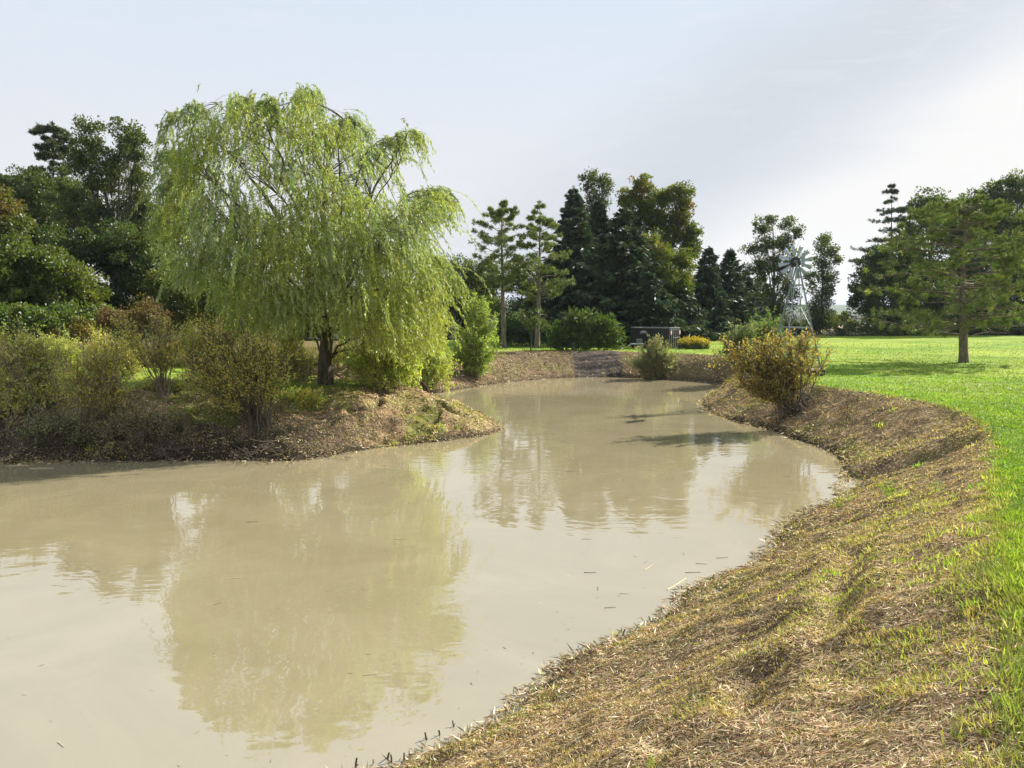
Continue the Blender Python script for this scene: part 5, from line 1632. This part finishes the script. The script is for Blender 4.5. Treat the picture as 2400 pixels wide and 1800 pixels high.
def legpt(q, z):
    f = (z - feet[q][2]) / (tops[q][2] - feet[q][2])
    return feet[q] * (1 - f) + tops[q] * f


for q in range(4):
    bb = Boxes()
    a_, b_ = feet[q], tops[q]
    d_ = rot + q * math.pi / 2
    tx_ = np.array([-math.sin(d_ + .78), math.cos(d_ + .78), 0])
    tz_ = np.array([math.cos(d_ + .78), math.sin(d_ + .78), 0])
    bb.bar(a_ + tz_ * 0, b_, 0.062, 0.010, up=tx_)
    bb.bar(a_ - tx_ * 0.033 + tz_ * 0.036, b_ - tx_ * 0.033 + tz_ * 0.036, 0.010, 0.045, up=tx_)
    bb.build('leg', M_GALV, wm)
lev = [at(1868 / K, v_ / K, wy)[2] for v_ in (668, 717, 767, 817, 864)]
lev[-1] = wz + 0.18
for li, z_ in enumerate(lev):
    for q in range(4):
        g_ = Boxes()
        g_.bar(legpt(q, z_), legpt((q + 1) % 4, z_), 0.016, 0.080 if li < 4 else 0.035)
        g_.build('girt', M_GALV, wm)
for li in range(4):
    for q in range(4):
        r_ = (q + 1) % 4
        for aa, bb_ in ((q, r_), (r_, q)):
            g_ = Boxes()
            off = 0.012 if aa == q else -0.012
            dirn = np.array([math.cos(rot + q * math.pi / 2 + .785), math.sin(rot + q * math.pi / 2 + .785), 0]) * off
            g_.bar(legpt(aa, lev[li]) + dirn, legpt(bb_, lev[li + 1]) + dirn, 0.030, 0.005)
            g_.build('brace', M_GALV, wm)
hub = np.array([apex[0], wy, at(1868 / K, 613 / K, wy)[2]])
head = Tubes()
head.add(np.array([[hub[0], hub[1], topz - 0.1], [hub[0], hub[1], hub[2] + 0.05]]), np.full((1, 2), 0.05), 8)
head.add(np.array([[hub[0], hub[1] - 0.22, hub[2]], [hub[0], hub[1] + 0.34, hub[2]]]), np.full((1, 2), 0.085), 12)
head.build('gearbox', M_GALV, wm)
# the wheel faces away from the camera, a little to the right; the tail vane points at the camera
wax = unit(np.array([0.117, 0.993, 0.0]))
wr = unit(np.cross(wax, [0, 0, 1.0]))
wu = np.array([0, 0, 1.0])
wc_ = hub + wax * 0.36
wheel = Tubes()
wheel.add(np.array([wc_ - wax * 0.05, wc_ + wax * 0.05]), np.full((1, 2), 0.26), 20)
hubo = wheel.build('wheel', M_BLACK, wm, smooth=False)
# close the hub with discs
capV = []
for sgn in (-1, 1):
    for q in range(20):
        a_ = q * 2 * math.pi / 20
        capV.append(wc_ + wax * 0.051 * sgn + 0.26 * (wr * math.cos(a_) + wu * math.sin(a_)))
hub_disc = link_mesh('hub', np.array(capV) - np.array(wm.location), np.array([list(range(20)), list(range(39, 19, -1))]), M_BLACK, None, loc=(0, 0, 0))
hub_disc.parent = hubo
for q in range(12):
    a_ = (q + 0.35) * 2 * math.pi / 12
    rd = wr * math.cos(a_) + wu * math.sin(a_)
    tg = np.cross(wax, rd)
    vv, ff = [], []
    for j, rr_ in enumerate(np.linspace(0.25, 0.88, 6)):
        wdt = 0.08 + 0.21 * (rr_ - 0.27) / 0.67
        tw = R(30 - 10 * (rr_ - 0.27) / 0.67)
        for kx in (-1, 0, 1):
            p_ = wc_ + rd * rr_ + (tg * math.cos(tw) + wax * math.sin(tw)) * wdt * 0.5 * kx + wax * (0.03 * (1 - abs(kx)))
            vv.append(p_)
    for j in range(5):
        for kx in range(2):
            i0_ = j * 3 + kx
            ff.append([i0_, i0_ + 1, i0_ + 4, i0_ + 3])
    bl = link_mesh('blade', np.array(vv) - np.array(wm.location), np.array(ff), M_BLADE, None, loc=(0, 0, 0), smooth=True)
    bl.modifiers.new('thickness', 'SOLIDIFY').thickness = 0.006
    bl.parent = hubo
tl_ = Boxes()
t0_, t1_ = hub - wax * 0.2, hub - wax * 1.15 + wr * 0.02
tl_.bar(t0_, t1_, 0.03, 0.04)
tl_.build('tail_boom', M_GALV, wm)
tv = Boxes()
c_ = hub - wax * 1.25
dv = -wax
pts = []
for z_ in (-0.36, 0.36):
    for sx, ss in ((-1, -1), (1, -1), (1, 1), (-1, 1)):
        hl = 0.30 if z_ < 0 else 0.36
        pts.append(c_ + dv * sx * hl + np.cross(dv, [0, 0, 1.0]) * ss * 0.006 + np.array([0, 0, z_]))
tv._push(np.array(pts))
tv.build('tail_vane', M_BLADE, wm)

# dark box with a pale rail beside the windmill's right foot, and the stake behind it
M_DKBOX = solid('dark_painted_box', (0.035, 0.035, 0.03), 0.6, bump=0.3)
px, py = gl(1755, 812)
bz_ = gz(px, py)
bx_ = empty('equipment_box', (px, py, bz_), 'low dark box with a pale metal rail on the lawn at the windmill foot', 'box')
b1 = Boxes(); b1.box((px, py, bz_ + 0.13), (0.95, 0.6, 0.30), 0.1); b1.build('body', M_DKBOX, bx_)
b1 = Boxes(); b1.box((px, py, bz_ + 0.31), (1.02, 0.66, 0.05), 0.1); b1.build('rail', M_GALV, bx_)
px2, py2 = gl(1778, 803)
sz = gz(px2, py2)
sk = Boxes(); sk.box((px2, py2, sz + 0.19), (0.035, 0.035, 0.5), 0.2)
tag(sk.build('stake', M_DKBOX, loc=(px2, py2, sz)), 'short dark stake standing in the grass right of the windmill foot', 'stake')

# ================================================================== black waste container
M_CONT = solid('black_container_paint', (0.012, 0.011, 0.016), 0.45, nscale=3)
M_DOOR = solid('grey_container_door', (0.13, 0.13, 0.14), 0.5, nscale=3)
M_RUSTY = solid('rim_steel', (0.20, 0.20, 0.21), 0.5)
M_DECAL = solid('red_white_decal', (0.42, 0.20, 0.17), 0.5)
M_WHITE = solid('white_lettering', (0.55, 0.55, 0.60), 0.5)
cy0 = 66.0
corner = at(1569 / K, 815 / K, cy0)
cx_, cyy = corner[0], cy0
cz = gz(cx_ + 1, cy0 + 1)
ct = empty('waste_container', (cx_, cyy, cz), 'black steel waste container with a ribbed grey door end on the far lawn', 'container')
ux = unit(np.array([math.cos(R(56)), math.sin(R(56)), 0]))          # along the door end
uy = unit(np.array([-math.sin(R(56)), math.cos(R(56)), 0]))          # along the length
Lc, Wc, Hc = 3.6, 2.25, 1.62
O = np.array([cx_, cyy, cz + 0.12])


def cpt(a, b, c):
    return O + ux * a + uy * b + np.array([0, 0, c])


def slab(bx, a0, a1, b0, b1, c0, c1):
    pts = [cpt(a, b, c) for c in (c0, c1) for a, b in ((a0, b0), (a1, b0), (a1, b1), (a0, b1))]
    bx._push(np.array(pts))


bb = Boxes()
slab(bb, 0, 0.05, 0.05, Lc, 0, Hc)
slab(bb, Wc - 0.05, Wc, 0.05, Lc, 0, Hc)
slab(bb, 0.05, Wc - 0.05, Lc - 0.05, Lc, 0, Hc)
slab(bb, 0.05, Wc - 0.05, 0.06, Lc - 0.05, -0.12, 0.04)
for q in range(7):
    slab(bb, -0.055, -0.002, 0.35 + q * 0.5, 0.43 + q * 0.5, 0.02, Hc - 0.10)
bb.build('body', M_CONT, ct)
dd = Boxes(); slab(dd, 0.0, Wc, -0.005, 0.045, 0.0, Hc - 0.07); dr = dd.build('door', M_DOOR, ct)
for q in range(5):
    rb = Boxes()
    a_ = 0.10 + q * 0.475
    slab(rb, a_, a_ + 0.13, -0.07, -0.007, 0.03, Hc - 0.1)
    o = rb.build('rib', M_CONT, None, loc=(0, 0, 0)); o.location = -np.array(dr.parent.location); o.parent = dr
hb = Boxes(); slab(hb, 0.5, Wc - 0.15, -0.10, -0.075, 0.80, 0.85)
o = hb.build('latch_bar', M_RUSTY, None, loc=(0, 0, 0)); o.location = -np.array(ct.location); o.parent = dr
rm = Boxes()
slab(rm, -0.03, 0.08, -0.03, Lc + .02, Hc + .002, Hc + 0.07)
slab(rm, Wc - 0.08, Wc + 0.03, -0.03, Lc + .02, Hc + .002, Hc + 0.07)
slab(rm, 0.081, Wc - 0.081, -0.03, 0.05, Hc + .002, Hc + 0.07)
slab(rm, 0.081, Wc - 0.081, Lc - 0.05, Lc + .02, Hc + .002, Hc + 0.07)
rm.build('rim', M_RUSTY, ct)
for a0 in (0.01, 1.92):
    db = Boxes(); slab(db, a0 + .0, a0 + 0.3, -0.086, -0.078, Hc - 0.55, Hc - 0.18); db.build('decal', M_DECAL, ct)
    db = Boxes(); slab(db, a0 + .04, a0 + 0.26, -0.090, -0.087, Hc - 0.40, Hc - 0.28); db.build('decal', M_WHITE, ct)
for b0 in (1.9,):
    for z0, z1, w0 in ((1.27, 1.32, 0.30), (1.34, 1.38, 0.18), (1.19, 1.22, 0.36)):
        db = Boxes(); slab(db, -0.066, -0.058, b0 + (0.5 - w0), b0 + 0.5 + w0, z0, z1); db.build('lettering', M_WHITE, ct)

# pale low trailer tongue and block left of the container
px = at(1489 / K, 800 / K, 65)[0]
pz = gz(px, 65)
tr_ = empty('small_trailer', (px, 65, pz), 'small low trailer with a pale tongue parked left of the black container', 'trailer')
M_PALE = solid('pale_painted_wood', (0.55, 0.56, 0.56), 0.6)
q_ = Boxes(); q_.box((px + 0.15, 65, pz + 0.46), (1.0, 0.5, 0.07), 0.08); q_.bar((px - 0.35, 65, pz + 0.43), (px - 0.62, 64.9, pz + 0.30), 0.06); q_.build('frame', M_PALE, tr_)
q_ = Boxes(); q_.box((px + 0.35, 65.1, pz + 0.68), (0.45, 0.4, 0.36), 0.1); q_.build('box', solid('grey_box', (0.09, 0.10, 0.11), 0.6), tr_)
for dx_ in (-0.1, 0.1):
    wv = Tubes(); wv.add(np.array([[px + 0.35, 64.78 + (0.0 if dx_ < 0 else 0.44), pz + 0.21], [px + 0.35, 64.78 + 0.12 + (0.0 if dx_ < 0 else 0.44), pz + 0.21]]), np.full((1, 2), 0.21), 16)
    wv.build('wheel', M_DKBOX, tr_)

# ================================================================== far country
hx = np.linspace(-1800, 2600, 220)
hv = 20 + 14 * (fbm(hx, hx * 0, 620, 7) - 0.5) + 6 * fbm(hx, hx * 0 + 3, 90, 8) + 2.0 * RNG.random(220)
rows = [(1380, 0.0), (1420, 0.35), (1480, 0.8), (1550, 1.0), (1700, 0.8)]
V = np.concatenate([np.stack([hx + RNG.normal(0, 4, 220), np.full(220, yy) + RNG.normal(0, 8, 220), hv * f_ - 0.5], axis=1) for yy, f_ in rows])
idh = np.arange(len(rows) * 220).reshape(len(rows), 220)
fh = np.stack([idh[:-1, :-1], idh[:-1, 1:], idh[1:, 1:], idh[1:, :-1]], axis=-1).reshape(-1, 4)
M_HILL = solid('wooded_hill', (0.055, 0.085, 0.04), 0.95, nscale=0.05, namt=0.4)
tag(link_mesh('hills', V, fh, M_HILL, smooth=True), kind='structure')
M_FIELD = solid('ripe_field', (0.34, 0.24, 0.15), 0.95, nscale=0.3, namt=0.15)
tag(link_mesh('field', [(38, 128, .06), (110, 128, .06), (150, 190, .06), (50, 190, .06)], np.array([[0, 1, 2, 3]]), M_FIELD), kind='structure')

# ================================================================== thin warm-weather air
hz, t = material('thin_haze')
vol = t.n('ShaderNodeVolumePrincipled', ins={'Density': 0.00010, 'Anisotropy': 0.2})
vol.inputs['Color'].default_value = (0.68, 0.80, 1.0, 1)
t.n('ShaderNodeOutputMaterial', ins={1: vol.outputs[0]})
hb_ = Boxes()
hb_.box((300, 2900, 45), (7600, 6400, 100))
tag(hb_.build('haze', hz), 'thin pale haze in the distance', 'haze', kind='stuff')
